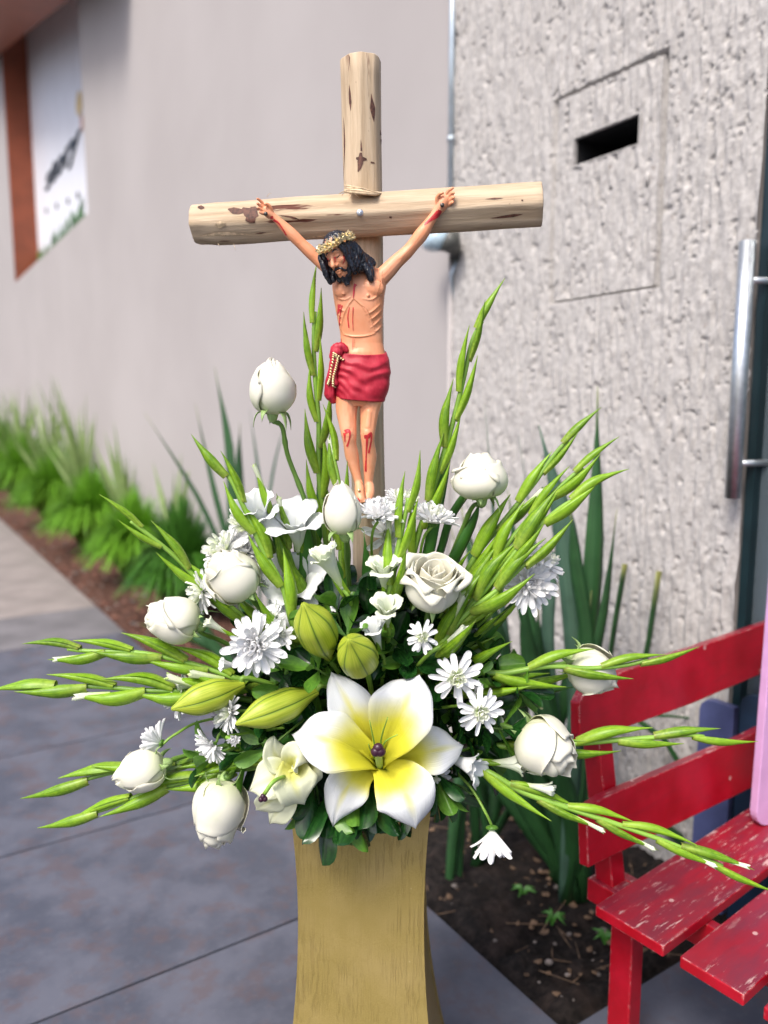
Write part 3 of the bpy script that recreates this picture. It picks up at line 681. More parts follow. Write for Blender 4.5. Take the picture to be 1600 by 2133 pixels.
irises('dense pale strap-leaved clump fourth along the wall', 8.6, .55, 26, 1.6, .6)
irises('pale strap-leaved clump beside the left picture edge', 10.6, .5, 26, 1.7, .7)
irises('furthest strap-leaved clump at the left picture edge', 13.0, .5, 24, 1.8, .8)
b = MB(); c = ground_at(12.5, .1) + UP * 1.75
for k in range(7): b.ball(Matrix.Translation(c + V(RND.uniform(-.08, .08), RND.uniform(-.08, .08), RND.uniform(-.06, .08))), .09, .09, .07, 8, 5)
b.tube([c - UP * 1.75, c - UP * .02], .008, 6)
tag(b.obj('pink_blossom', M_SPINK), 'small pink blossom high on a stem at the left picture edge', 'flower')
for (u0, v0, lb) in ((1090, 1865, 'small weed seedling on the dark soil left of the bench'), (1150, 1920, 'tiny green weed on the soil nearest the bench leg'), (1260, 1960, 'small grassy weed behind the bench leg')):
    c = onz(u0, v0); c.z = -.01; b = MB()
    for k in range(9):
        a = RND.uniform(0, 6.28); d = V(math.cos(a), math.sin(a), 0); strap(b, [c, c + d * .012 + UP * .03, c + d * .035 + UP * RND.uniform(.01, .03)], .007, n=6)
    tag(b.obj('weed', M_SWORD), lb, 'plant')

# ================================================================== BENCH
B1 = V(0.788, 0.616, 0).normalized(); BB = V(-0.616, 0.788, 0).normalized()     # along the seat, and towards its back
ZS = 0.39
A = onz(1240, 1885, ZS); Bc = onz(1368, 1982, ZS); C2 = onz(1416, 1991, ZS); D2c = onz(1545, 2077, ZS)
MBn = Matrix((B1, BB, UP)).transposed().to_4x4(); MBn = Matrix.Translation(V(A.x, A.y, 0)) @ MBn
INVB = MBn.inverted()
la, lb_, lc, ld = [INVB @ q for q in (A, Bc, C2, D2c)]
bench = thing('garden_bench', 'worn red painted wooden slatted bench at the right edge', 'bench', MBn)
LEN = 1.05; th = 0.022
w1 = abs(lb_.y - la.y); gap = max(.012, abs(lc.y - lb_.y)); w2 = abs(ld.y - lc.y)
print('BENCH', la, lb_, lc, ld)
ys = [(0.0, -w1), (lc.y, ld.y), (ld.y - gap, ld.y - gap - w2)]
x0s = [0.0, lc.x, lc.x]
for (a_, c_), x0 in zip(ys, x0s):
    b = MB(); b.box((min(x0, .03), c_, ZS - th), (LEN, a_, ZS)); b.obj('seat_slat', M_RED, bench, smooth=False, bevel=.003)
yf = ys[-1][1]
TB = math.tan(math.radians(9)); bp0 = V(0, .012, ZS); bn = (MBn.to_3x3() @ V(0, 1, -TB)).normalized(); bp0w = MBn @ bp0
def BR(u, v):
    q = INVB @ onplane(u, v, bp0w, bn); return V(q.x, q.y, q.z)
def rail(name, top, bot):
    poly = [BR(*q) for q in top] + [BR(*q) for q in bot[::-1]]
    # carry both edges on, level, to the far stile
    n = len(top); a, d = poly[n - 1], poly[n]
    a2, d2 = V(LEN, bp0.y + TB * (a.z - ZS), a.z), V(LEN, bp0.y + TB * (d.z - ZS), d.z)
    poly = poly[:n] + ([a2, d2] if LEN > a.x else []) + poly[n:]
    b = MB(); b.prism(poly, V(0, .022, -.003)); return b.obj(name, M_RED, bench, smooth=False, bevel=.0025)
rail('top_rail', [(1208, 1530), (1207, 1465), (1222, 1435), (1245, 1418), (1330, 1388), (1450, 1349)], [(1212, 1548), (1292, 1520), (1440, 1467)])
rail('middle_rail', [(1222, 1685), (1260, 1660), (1560, 1532)], [(1226, 1808), (1569, 1640)])
s0 = BR(1274, 1600); st_x = (s0.x, s0.x + .042)
def stile(x0, x1):
    b = MB(); f = lambda z, y: V(0, bp0.y + .024 + TB * (z - ZS) + y, z)
    poly = [f(ZS - .03, 0), f(BR(1245, 1440).z - .015, 0), f(BR(1245, 1440).z - .015, .042), f(ZS - .03, .042)]
    b.prism([q + V(x0, 0, 0) for q in poly], V(x1 - x0, 0, 0)); b.obj('back_stile', M_RED, bench, smooth=False, bevel=.003)
stile(*st_x); stile(LEN - .1, LEN - .058)
for x0 in (st_x[0], LEN - .1):
    x1 = x0 + .04
    b = MB(); b.box((x0 + .042 if x0 < .3 else x0 - .022, yf + .01, ZS - th - .055), (x0 + .064 if x0 < .3 else x0, .075, ZS - th - .001)); b.obj('side_apron', M_RED, bench, smooth=False, bevel=.003)
    q = INVB @ onplane(1268, 2030, MBn @ V(st_x[0], 0, 0), B1)
    b = MB(); b.box((x0, q.y - .05, 0), (x1, q.y, ZS - th - .001)); b.obj('leg', M_RED, bench, smooth=False, bevel=.003)
    b = MB(); b.box((x0, yf + .02, 0), (x1, yf + .065, ZS - th - .001)); b.obj('leg', M_RED, bench, smooth=False, bevel=.003)
    b = MB(); b.box((x0 - .012, .0, ZS - .05 - th), (x1 - .001, .085, ZS - th - .002)); b.obj('rear_bracket', M_RED, bench, smooth=False, bevel=.003)

# lilac board standing on the bench seat, and the slate blue boards by the door
q = onz(1590, 1722, ZS + .001); mpk = Matrix.Translation(q) @ Matrix((V(.93, .37, 0), V(-.37, .93, 0), UP)).transposed().to_4x4() @ Matrix.Rotation(math.radians(1.0), 4, 'Y')
b = MB(); wd, hh = .13, .60
pl = [V(.035 - .035 * math.cos(a) - .0, 0, .035 - .035 * math.sin(a)) for a in [PI / 2 * k / 5 for k in range(6)][::1]][::-1]
pl = [V(wd, 0, 0)] + pl[::1] + [V(.0, 0, hh - .03), V(.03, 0, hh), V(wd, 0, hh)]
b.prism(pl, V(0, .02, 0)); pb = b.obj('lilac_board', M_PINK, smooth=False, bevel=.002); pb.matrix_basis = mpk @ Matrix.Translation((-.022, 0, 0))
tag(pb, 'lilac pink painted board with a rounded foot standing on the red bench seat', 'board')
for (u0, u1, vt, m_, lb) in ((1458, 1531, 1450, M_BLUE, 'slate blue board with a rounded top corner behind the red bench'), (1543, 1620, 1440, M_NAVY, 'dark navy board beside the slate blue board behind the bench')):
    t0_, zt2 = WT(u0, vt, .10); t1_, _z = WT(u1, vt, .10); r = .035; b = MB()
    pl = [W(t0_, 0, .10), W(t0_, zt2 - r, .10)] + [W(t0_ - (r - r * math.cos(a)), zt2 - r + r * math.sin(a), .10) for a in (.5, 1.1, PI / 2)] + [W(t1_, zt2, .10), W(t1_, 0, .10)]
    b.prism(pl, D2 * .022); tag(b.obj('painted_board', m_, smooth=False, bevel=.002), lb, 'board')

# ================================================================== PEDESTAL
YF = 1.17
zP = P(760, 1690, YF).z; cx = P(762, 1750, YF + .115).x; cy = YF + .118
def hw(z): return .1055 + .25 * (z - .50 * 0.93) ** 2 + .0
ped = thing('pedestal', 'gold painted wooden pedestal with curved sides under the bouquet', 'pedestal', Matrix.Translation((cx, cy, 0)) @ Matrix.Rotation(math.radians(-3.5), 4, 'Z'))
n = 26
zz = [zP * i / n for i in range(n + 1)]; e = .0035
for k, nm in enumerate(('front_board', 'side_board', 'rear_board', 'side_board')):
    b = MB(); hwk = hw
    rows = []; ins = 0.0 if k in (0, 2) else .0125; dep = 0.0 if k in (0, 2) else 0.002
    for skin in (0, 1):
        rows = [[V(lerp(-hw(z) + ins, hw(z) - ins, j / 6), -hw(z) + dep + skin * .012, z) for j in range(7)] for z in zz]
        b.grid(rows, flip=bool(skin))
    m = 7; N = (n + 1) * m
    for i in range(n):
        b.f.append((i * m, (i + 1) * m, N + (i + 1) * m, N + i * m)); b.mi.append(0)
        b.f.append((i * m + 6, N + i * m + 6, N + (i + 1) * m + 6, (i + 1) * m + 6)); b.mi.append(0)
    b.f.append(tuple(n * m + j for j in range(7)) + tuple(N + n * m + j for j in range(6, -1, -1))); b.mi.append(0)
    me = b.mesh(nm, M_PED, False)
    put(nm, me, ped, Matrix.Rotation(k * PI / 2, 4, 'Z'))
b = MB(); h_ = hw(zP) - .014; b.box((-h_, -h_, zP - .03), (h_, h_, zP - .012)); b.obj('top_board', M_PED, ped, smooth=False)

# ================================================================== WOODEN CROSS
def log(name, p0, p1, r0, r1, parent, inv_, seed, nf=10, taper_end=None):
    L = (p1 - p0).length; r = random.Random(seed); seg = 44; n = 46
    fa = sorted([2 * PI * (k + r.uniform(-.3, .3)) / nf for k in range(nf)]); fd = [r.uniform(.90, .99) for _ in fa]
    rows = []
    for i in range(n + 1):
        t = i / n; z = t * L; row = []
        cxo = .0016 * mnoise.noise(V(seed, 0, z * 7)); cyo = .0016 * mnoise.noise(V(seed, 5, z * 7))
        for j in range(seg):
            a = 2 * PI * j / seg; rr = 1.03
            for f, d in zip(fa, fd):
                c = math.cos(a - f)
                if c > .3: rr = min(rr, (d + .03 * mnoise.noise(V(f * 3, seed, z * 6))) / c)
            q = lerp(r0, r1, t) * rr * (1 + .012 * mnoise.noise(V(math.cos(a) * 3, math.sin(a) * 3, z * 14 + seed)))
            if taper_end is not None:      # roughly hacked end
                q *= 1 - taper_end * sst(t, .07, 0.0) * (.5 + .5 * math.cos(a * 2 + 1))
            row.append(V(q * math.cos(a) + cxo, q * math.sin(a) + cyo, z))
        rows.append(row)
    def endcap(row, dz):
        return [[V(p.x * k, p.y * k, p.z + dz * (1 if k < .97 else .5)) for p in row] for k in (.965, .6, .05)]
    rows = endcap(rows[0], -.0015)[::-1] + rows + endcap(rows[-1], .0015)
    b = MB(); b.grid(rows, wrap=True)
    z = (p1 - p0).normalized(); x = z.cross(V(0, 1, 0)).normalized() if abs(z.y) < .9 else V(1, 0, 0)
    y = z.cross(x); M = Matrix.Translation(p0) @ Matrix((x, y, z)).transposed().to_4x4()
    me = b.mesh(name, M_LOG); o = put(name, me, parent, inv_ @ M)
    bv = BVHTree.FromPolygons([M @ v.co for v in me.vertices], [tuple(p.vertices) for p in me.polygons])
    return o, bv
YP = 1.270
foot = P(778, 1400, 1.29); top = P(753, 128, YP); foot.z = zP + .001
cross = thing('wooden_cross', 'rough peeled log cross standing up out of the flowers', 'cross', foot); INVC = cross.matrix_basis.inverted()
rt = 43 * unit(752, 128, YP)
post, BVP = log('upright_log', foot, top, rt * .80, rt * 1.0, cross, INVC, 3)
be0 = P(408, 471, 1.262); be1 = P(1125, 429, 1.215)
beam, BVB = log('cross_log', be0, be1, 43 * unit(408, 471, 1.26), 46 * unit(1125, 429, 1.215), cross, INVC, 8, 9, taper_end=.16)

def hit(bvs, u, v, lift=.0006):
    d = ray(u, v).normalized(); best = None
    for bv in bvs:
        h = bv.ray_cast(CAM, d)
        if h[0] is not None and (best is None or h[3] < best[0]):
            nn = h[1] if h[1].dot(d) < 0 else -h[1]; best = (h[3], h[0] + nn * lift)
    return best[1] if best else None
def paint(mb, bvs, pts, wids, lift=.0006, n=None):
    # a thin painted stroke lying on the surface
    n = n or max(4, int(sum(math.dist(pts[i], pts[i + 1]) for i in range(len(pts) - 1)) / 2.5))
    c = bez([V(p[0], p[1], 0) for p in pts], n); rows = []
    for i, p in enumerate(c):
        t = i / (n - 1); T = (c[min(i + 1, n - 1)] - c[max(i - 1, 0)]).normalized(); N_ = V(-T.y, T.x, 0)
        x = t * (len(wids) - 1); k = min(int(x), len(wids) - 2); w_ = lerp(wids[k], wids[k + 1], x - k) * .5
        row = []
        for s in (-1, -.5, 0, .5, 1):
            q = p + N_ * w_ * s; h = hit(bvs, q.x, q.y, lift); row.append(h)
        if all(h is not None for h in row): rows.append(row)
        else:
            if len(rows) > 1: mb.grid(rows)
            rows = []
    if len(rows) > 1: mb.grid(rows)
    return mb
# bark remnants, knots and cracks
b = MB()
for pts, ws in (([(728, 175), (731, 232)], [0, 4, 5, 0]), ([(773, 194), (776, 225), (779, 255)], [0, 5, 11, 7, 0]), ([(716, 240), (718, 300), (716, 380)], [0, 2, 3, 1, 0]),
                ([(752, 290), (753, 315)], [0, 3, 4]), ([(742, 330), (764, 332)], [4, 10, 9, 3]), ([(752, 318), (750, 345), (746, 358)], [5, 12, 7, 2]), ([(772, 338), (781, 340)], [3, 4, 1]),
                ([(792, 270), (794, 302)], [0, 4, 0]), ([(475, 436), (492, 440), (512, 440)], [2, 14, 12, 5]), ([(505, 434), (520, 444), (536, 440)], [4, 20, 26, 20]), ([(512, 455), (532, 458)], [10, 16, 12]),
                ([(580, 448), (606, 452), (626, 458)], [0, 3, 4, 0]), ([(412, 432), (426, 433)], [3, 9, 3]), ([(1010, 415), (1050, 413)], [0, 4, 0]), ([(1020, 455), (1060, 450), (1090, 446)], [0, 5, 6, 0]),
                ([(530, 487), (555, 484)], [0, 3, 0]), ([(460, 490), (480, 488)], [0, 4, 0]), ([(811, 452), (816, 453)], [3, 4]), ([(1086, 417), (1090, 418)], [3, 3]), ([(730, 150), (728, 120), (726, 112)], [0, 2, 0])):
    b = MB(); paint(b, [BVP, BVB], pts, ws, .0005)
    if b.v: b.obj('bark_remnant', M_BARK, cross).matrix_basis = INVC
b = MB()
for pts, ws in (([(420, 490), (470, 486), (520, 488)], [0, 5, 8, 4, 0]), ([(700, 395), (740, 398), (796, 402)], [0, 7, 5, 0]), ([(600, 500), (680, 490), (760, 487)], [0, 3, 3, 0]), ([(448, 470), (470, 466)], [4, 14, 6])):
    paint(b, [BVP, BVB], pts, ws, .0012)
for (u0, v0, u1, v1, r0) in ((718, 386, 795, 404, 1.6), (722, 392, 770, 397, 1.0), (706, 404, 730, 396, .8), (728, 398, 748, 412, .6), (712, 408, 722, 396, .6), (735, 401, 728, 415, .5), (487, 508, 491, 522, .5), (454, 508, 458, 514, .6), (556, 410, 566, 402, .5)):
    k = .00076; p0 = P(u0, v0, 1.205); p1 = P(u1, v1, 1.203); b.tube([p0, p0.lerp(p1, .5) + V(0, -.002, .001), p1], [r0 * k, r0 * k, r0 * k * .4], 6)
pl = [P(724, 386, 1.222), P(795, 402, 1.218), P(782, 405, 1.20), P(726, 400, 1.20)]; b.prism(pl, V(0, .003, -.0015))
b.obj('split_fibres', M_FIBRE, cross).matrix_basis = INVC
h = hit([BVB], 750, 443, 0); b = MB(); b.ball(Matrix.Translation(h), 7 * .00076, .0022, 7 * .00076, 16, 8); b.box((-.0035, -.0027, -.0006), (.0035, -.0018, .0006), Matrix.Translation(h)); b.obj('screw_head', M_ZINC, cross).matrix_basis = INVC
sp_ = P(772, 1046, 1.235); b = MB(); b.box((-.016, -.016, -.006), (.016, .012, .006), Matrix.Translation(sp_)); b.obj('foot_rest', M_BARK, cross, smooth=False, bevel=.001).matrix_basis = INVC

# ================================================================== FIGURE
YB0 = 1.203
def F3(u, v, d=0.0): return P(u, v, YB0 - d * .00076)
PX = .00076
ST = [(536, 727, 750, 11, 10), (548, 722, 757, 13, 5), (557, 708, 783, 17, 2), (567, 696, 799, 23, 0), (580, 692, 805, 28, 0), (600, 692, 803, 33, 0), (620, 695, 801, 35, 0), (645, 699, 799, 34, 0), (670, 704, 797, 30, 0), (695, 709, 797, 26, 0),
      (715, 710, 798, 26, 0), (738, 705, 803, 29, 0), (765, 700, 807, 32, 0), (800, 701, 805, 31, 0), (835, 702, 798, 28, 0), (846, 706, 792, 22, 0)]
def st_at(v):
    for a, c in zip(ST, ST[1:]):
        if a[0] <= v <= c[0]:
            t = (v - a[0]) / (c[0] - a[0]); return [lerp(a[k], c[k], t) for k in range(1, 5)]
    return list((ST[0] if v < ST[0][0] else ST[-1])[1:])
def sd_(u, v, extra=0):
    xl, xr, ry, dc = st_at(v); c = (xl + xr) / 2; rx = (xr - xl) / 2; q = clamp(1 - abs((u - c) / rx) ** 2.4, 0, 1) ** (1 / 2.4)
    return dc + ry * q + extra
B = MB()
vs = [ST[0][0] + (ST[-1][0] - ST[0][0]) * i / 40 for i in range(41)]; rows = []
for v in vs:
    xl, xr, ry, dc = st_at(v); c = (xl + xr) / 2; rx = (xr - xl) / 2; row = []
    for j in range(36):
        a = 2 * PI * j / 36; ca, sa = math.cos(a), math.sin(a)
        k = (abs(ca) ** 2.4 + abs(sa) ** 2.4) ** (-1 / 2.4); row.append(F3(c + rx * k * ca, v, dc + ry * k * sa))
    rows.append(row)
bb = B.grid(rows, wrap=True); B.f.append(tuple(bb + j for j in range(36))[::-1]); B.mi.append(0); B.f.append(tuple(bb + 40 * 36 + j for j in range(36))); B.mi.append(0)
def ball(mb, u, v, d, rx, rz, ry, rot=0.0):
    mb.ball(Matrix.Translation(F3(u, v, d)) @ Matrix.Rotation(rot, 4, 'Y'), rx * PX, ry * PX, rz * PX)
def caps(mb, pts, k=1.0, n=None, seg=14):
    ps = [F3(*p[:2], p[3]) for p in pts]; rs = [p[2] * PX * k for p in pts]; m = n or max(3, len(pts) * 3)
    qs = bez(ps, m); rr = bez([V(r, 0, 0) for r in rs], m); mb.capsule(qs, [max(.0003, r.x) for r in rr], seg)
# chest, ribs, belly
ball(B, 719, 604, 24, 23, 17, 11, -.15); ball(B, 775, 600, 24, 25, 18, 11, .15); ball(B, 752, 742, 20, 30, 20, 12)
ball(B, 716, 612, 34, 3, 3, 2.5); ball(B, 767, 616, 34, 3, 3, 2.5)
for pts in ([(737, 621), (726, 634), (716, 655), (711, 680), (716, 697)], [(737, 621), (752, 634), (765, 652), (775, 675), (782, 696)], [(716, 697), (735, 701), (760, 700), (782, 695)],
            [(704, 640), (713, 646), (720, 648)], [(705, 655), (712, 661)], [(707, 670), (712, 675)],
            [(762, 655), (776, 648), (792, 634)], [(768, 668), (781, 659), (795, 645)], [(773, 682), (785, 672), (796, 660)], [(778, 694), (788, 686), (797, 676)],
            [(735, 575), (736, 600), (737, 620)], [(795, 590), (789, 612), (774, 624), (757, 622)], [(697, 602), (703, 620), (718, 624), (732, 618)],
            [(737, 700), (737, 722)], [(700, 556), (722, 562), (734, 566)], [(745, 566), (765, 562), (785, 552)], [(734, 566), (726, 548), (716, 536)], [(742, 566), (750, 550), (752, 535)],
            [(794, 600), (798, 570), (812, 556)], [(802, 610), (806, 585), (826, 560)]):
    q = bez([V(u, v, 0) for u, v in pts], 10); B.capsule([F3(p.x, p.y, sd_(p.x, p.y, .35)) for p in q], [PX * 1.45 * (.55 + .6 * math.sin(PI * i / 9)) for i in range(10)], 7)
# arms (viewer's left, then right)
AL = [(706, 577, 17, 0), (688, 562, 14.5, 0), (662, 540, 12.5, 0), (646, 525, 12.5, 1), (628, 508, 11.5, 2), (608, 488, 11.8, 4), (590, 470, 9.5, 6), (575, 456, 7.2, 8), (566, 449, 7.5, 9)]
AR = [(792, 580, 18, 0), (806, 566, 16.5, 0), (826, 545, 14.5, 0), (846, 527, 13.2, 1), (860, 511, 12.6, 2), (878, 488, 14, 4), (893, 466, 10.5, 6), (904, 450, 9, 8), (912, 438, 9.5, 9)]
caps(B, AL); caps(B, AR)
ball(B, 624, 505, 10, 7, 5, 4); ball(B, 858, 512, 10, 7, 5, 4)
caps(B, [(650, 532, 4, 9), (625, 507, 4.5, 9), (600, 482, 3, 11)]); caps(B, [(835, 537, 5, 10), (862, 508, 5, 10), (885, 475, 3.5, 13)])
# hands: palm, four curled fingers, thumb
def hand(pal, fingers, thumb, pr):
    caps(B, pal)
    for f in fingers: caps(B, f, n=9, seg=9)
    caps(B, thumb, n=9, seg=9)
hand([(568, 450, 7.5, 9), (560, 445, 9, 10), (555, 438, 8.5, 10)],
     [[(553, 430, 3.4, 10), (546, 422, 3.2, 14), (540, 416, 2.9, 18), (536, 414, 2.4, 21)], [(551, 434, 3.4, 11), (543, 429, 3.2, 16), (538, 425, 2.9, 20), (536, 424, 2.3, 23)],
      [(551, 440, 3.3, 11), (544, 437, 3.1, 16), (539, 434, 2.8, 20), (538, 433, 2.3, 22)], [(553, 446, 3.1, 11), (547, 445, 2.9, 16), (542, 443, 2.6, 19), (541, 441, 2.1, 20)]],
     [(566, 440, 4.4, 12), (562, 430, 3.7, 17), (556, 425, 3.3, 20), (552, 426, 2.7, 23)], 8)
hand([(911, 440, 9.5, 9), (920, 428, 12, 10), (926, 418, 12, 10)],
     [[(925, 410, 4.2, 11), (931, 402, 4.0, 16), (937, 395, 3.6, 20), (943, 392, 2.9, 22)], [(930, 414, 4.2, 12), (937, 407, 4.0, 17), (942, 402, 3.6, 21), (945, 402, 2.9, 23)],
      [(933, 421, 4.1, 12), (939, 415, 3.8, 17), (944, 411, 3.5, 20), (945, 412, 2.8, 22)], [(933, 428, 3.9, 11), (939, 424, 3.6, 16), (943, 420, 3.2, 18), (943, 422, 2.5, 20)]],
     [(912, 424, 5.2, 13), (911, 412, 4.4, 18), (916, 404, 3.9, 22), (922, 402, 3.1, 24)], 10)
# legs
caps(B, [(724, 830, 25, 2), (722, 855, 22, 6), (724, 880, 18.5, 12), (727, 905, 16, 18), (729, 925, 13.5, 15), (733, 948, 14.5, 8), (738, 972, 11.5, 6), (745, 1000, 8.6, 6), (748, 1010, 9, 8)], n=22)
caps(B, [(774, 830, 24, 2), (770, 855, 20, 6), (768, 880, 17, 12), (766, 905, 15, 18), (767, 925, 13.5, 14), (770, 950, 15, 5), (769, 978, 12, 0), (768, 1002, 9.5, -4), (768, 1012, 10, -4)], n=22)
ball(B, 727, 903, 28, 9, 11, 7); ball(B, 765, 903, 28, 9, 11, 7)
caps(B, [(725, 860, 8, 20), (727, 890, 7, 26)]); caps(B, [(769, 858, 8, 20), (766, 890, 7, 26)]); caps(B, [(729, 918, 4, 24), (736, 965, 3.5, 14), (745, 995, 3, 12)]); caps(B, [(766, 918, 4, 23), (768, 965, 3.5, 10), (768, 995, 3, 4)])
caps(B, [(748, 1008, 9, 10), (749, 1020, 10, 18), (750, 1032, 10.5, 26), (752, 1040, 9, 32)], n=8)
caps(B, [(769, 1010, 10, -2), (770, 1022, 11, 6), (768, 1034, 11, 14), (766, 1044, 9, 20)], n=8)
for k in range(5): caps(B, [(745 + k * 3.6, 1040, 2.6, 34), (746 + k * 3.4, 1047 - k * .6, 2.3 if k else 3.0, 38)], n=3, seg=8)
for k in range(5): caps(B, [(762 + k * 3.6, 1043, 2.5, 24), (762 + k * 3.5, 1050 - k * .6, 2.2, 27)], n=3, seg=8)
# neck and head (bowed and turned to the viewer's left)
caps(B, [(745, 570, 15, 4), (737, 552, 14, 16), (724, 538, 14, 30)], n=9)
hu = D(-.40, .84, .34); hf = D(-.44, -.52, .72); hf = (hf - hu * hf.dot(hu)).normalized(); hx_ = hf.cross(hu).normalized()
HC = F3(706, 524, 44); HM = Matrix.Translation(HC) @ Matrix((hx_, -hf, hu)).transposed().to_4x4()       # local x: its left/right, -y: face forward, z: up
def hb(mb, x, f, z, rx, rf, rz): mb.ball(HM @ Matrix.Translation((x * PX, -f * PX, z * PX)), rx * PX, rf * PX, rz * PX, 18, 12)
def hc(mb, pts, n=8, seg=10): mb.capsule(bez([HM @ V(p[0] * PX, -p[1] * PX, p[2] * PX) for p in pts], n), [lerp(pts[0][3], pts[-1][3], i / (n - 1)) * PX for i in range(n)], seg)
hb(B, 0, 0, 6, 26, 31, 30); hb(B, 0, 10, -14, 21, 20, 32); hb(B, 0, 17, -38, 12, 11, 10); hb(B, -11, 20, -14, 9, 8, 8); hb(B, 11, 20, -14, 9, 8, 8)
hc(B, [(0, 28, 0, 3.0), (0, 34, -10, 3.6), (0, 38, -18, 5.0)]); hb(B, -4, 32, -20, 3, 3.4, 3); hb(B, 4, 32, -20, 3, 3.4, 3)
hc(B, [(-14, 23, 2, 3.2), (-7, 28.5, 5, 3.6)], 4); hc(B, [(14, 23, 2, 3.2), (7, 28.5, 5, 3.6)], 4); hb(B, -9.5, 24, -4.5, 5.6, 4.4, 3.6); hb(B, 9.5, 24, -4.5, 5.6, 4.4, 3.6)
hc(B, [(-6, 28.5, -31, 1.8), (0, 31, -30, 2.2), (6, 28.5, -31, 1.8)], 6, 7); hc(B, [(-5, 28, -34.5, 2.0), (0, 30, -35.5, 2.6), (5, 28, -34.5, 2.0)], 6, 7)

def remesh(mb, voxel, it=2, name='tmp', disp=None):
    me = bpy.data.meshes.new(name); me.from_pydata(mb.v, [], mb.f)
    o = bpy.data.objects.new(name, me); COL.objects.link(o)
    m = o.modifiers.new('r', 'REMESH'); m.mode = 'VOXEL'; m.voxel_size = voxel; m.adaptivity = 0
    if it: s = o.modifiers.new('s', 'SMOOTH'); s.factor = .5; s.iterations = it
    dg = bpy.context.evaluated_depsgraph_get(); dg.update()
    me2 = bpy.data.meshes.new_from_object(o.evaluated_get(dg)); bpy.data.objects.remove(o); bpy.data.meshes.remove(me)
    if disp:
        for vt in me2.vertices: vt.co += disp(vt.co, vt.normal)
    me2.shade_smooth(); return me2
FIG = thing('crucified_figurine', 'painted figurine of a bearded man in a red loincloth hanging on the log cross', 'figurine', F3(750, 700, -28)); INVF = FIG.matrix_basis.inverted()
def fig_put(name, me, mat):
    me.materials.clear(); me.materials.append(mat); o = put(name, me, FIG, INVF); return o
body_me = remesh(B, .00095, 4); print('body', len(body_me.vertices)); fig_put('body', body_me, M_SKIN)
BVF = BVHTree.FromPolygons([v.co for v in body_me.vertices], [tuple(p.vertices) for p in body_me.polygons])

# hair and beard: one sculpted mass of strands
Hh = MB(); hb(Hh, 0, -3, 10, 28.5, 30, 29); hb(Hh, 0, -12, -8, 27, 22, 30)
rh = random.Random(4)
for sgn in (-1, 1):
    for k in range(9):
        a = k / 8; x = sgn * lerp(22, 27, a); f = lerp(20, -12, a)
        hc(Hh, [(sgn * 13, lerp(22, -5, a), 22, 4.5), (x, f, 4, 5.5), (x + rh.uniform(-3, 3), f - 2, -18, 5), (x * .95 + rh.uniform(-4, 4), f - 3, lerp(-36, -52, rh.random()), 3.2)], 9, 8)
for pts in ([(736, 512, 9, 44), (750, 530, 9, 40), (757, 550, 9, 34), (768, 566, 8, 36), (773, 582, 6, 37)], [(744, 520, 8, 36), (760, 540, 8, 26), (771, 556, 8, 26), (774, 574, 6, 32)], [(752, 530, 7, 24), (768, 540, 7, 16), (778, 550, 6, 20)], [(735, 520, 8, 48), (744, 545, 7, 46), (750, 560, 5, 44)],
            [(668, 535, 6, 44), (675, 555, 7, 46), (680, 572, 6, 46), (688, 590, 4, 40)], [(672, 545, 6, 34), (684, 566, 8, 34), (694, 584, 6, 38)]):
    caps(Hh, pts, n=9)
# beard
for k in range(15):
    a = (k - 7) / 7; x = 17 * a
    hc(Hh, [(x, 20 - 11 * abs(a), -25 - 4 * (1 - abs(a)), 4.2), (x * .95, 23 - 10 * abs(a), -38, 5), (x * .5 + rh.uniform(-2, 2), 20 - 8 * abs(a), -52 - 9 * (1 - abs(a)) + rh.uniform(-2, 2), 3.2)], 7, 8)
for s in (-1, 1):
    hc(Hh, [(s * 1.5, 31, -25.5, 2.3), (s * 7, 28.5, -27.5, 2.5), (s * 11, 24, -35, 2.6)], 6, 7); hc(Hh, [(s * 22, 6, 0, 4.2), (s * 21, 9, -16, 4.6), (s * 18, 14, -30, 4.6)], 6, 8)
hair_me = remesh(Hh, .0010, 1, disp=lambda c, n: n * (.0013 * mnoise.noise(V(c.x * 330, c.y * 330, c.z * 120)) + .0006 * mnoise.noise(c * 700)))
fig_put('hair_and_beard', hair_me, M_HAIR)
BVH_ = BVHTree.FromPolygons([v.co for v in hair_me.vertices], [tuple(p.vertices) for p in hair_me.polygons])
# crown: twisted ring of gilded thorns
Cr = MB(); rc = random.Random(9); rp = []
for i in range(41):
    a = 2 * PI * i / 40; rp.append(HM @ V(30.5 * PX * math.cos(a), -33.5 * PX * math.sin(a), (17 + 1.2 * math.sin(3 * a)) * PX))
for ph in (0, PI):
    tw = [p + (hu * math.cos(i * 1.25 + ph) + (p - HC).normalized() * math.sin(i * 1.25 + ph)) * 3.4 * PX for i, p in enumerate(rp)]
    Cr.tube(tw, 3.6 * PX, 6, cap=False)
for i in range(130):
    k = rc.randrange(40); p = rp[k] + hu * rc.uniform(-5, 5) * PX; o_ = (p - HC).normalized(); d = (o_ + V(rc.uniform(-.8, .8), rc.uniform(-.8, .8), rc.uniform(-.8, .8))).normalized()
    Cr.tube([p, p + d * 4 * PX, p + d * rc.uniform(7, 12) * PX], [3.8 * PX, 3.3 * PX, .7 * PX], 4)
me = Cr.mesh('crown', M_GOLD, False); fig_put('crown', me, M_GOLD)
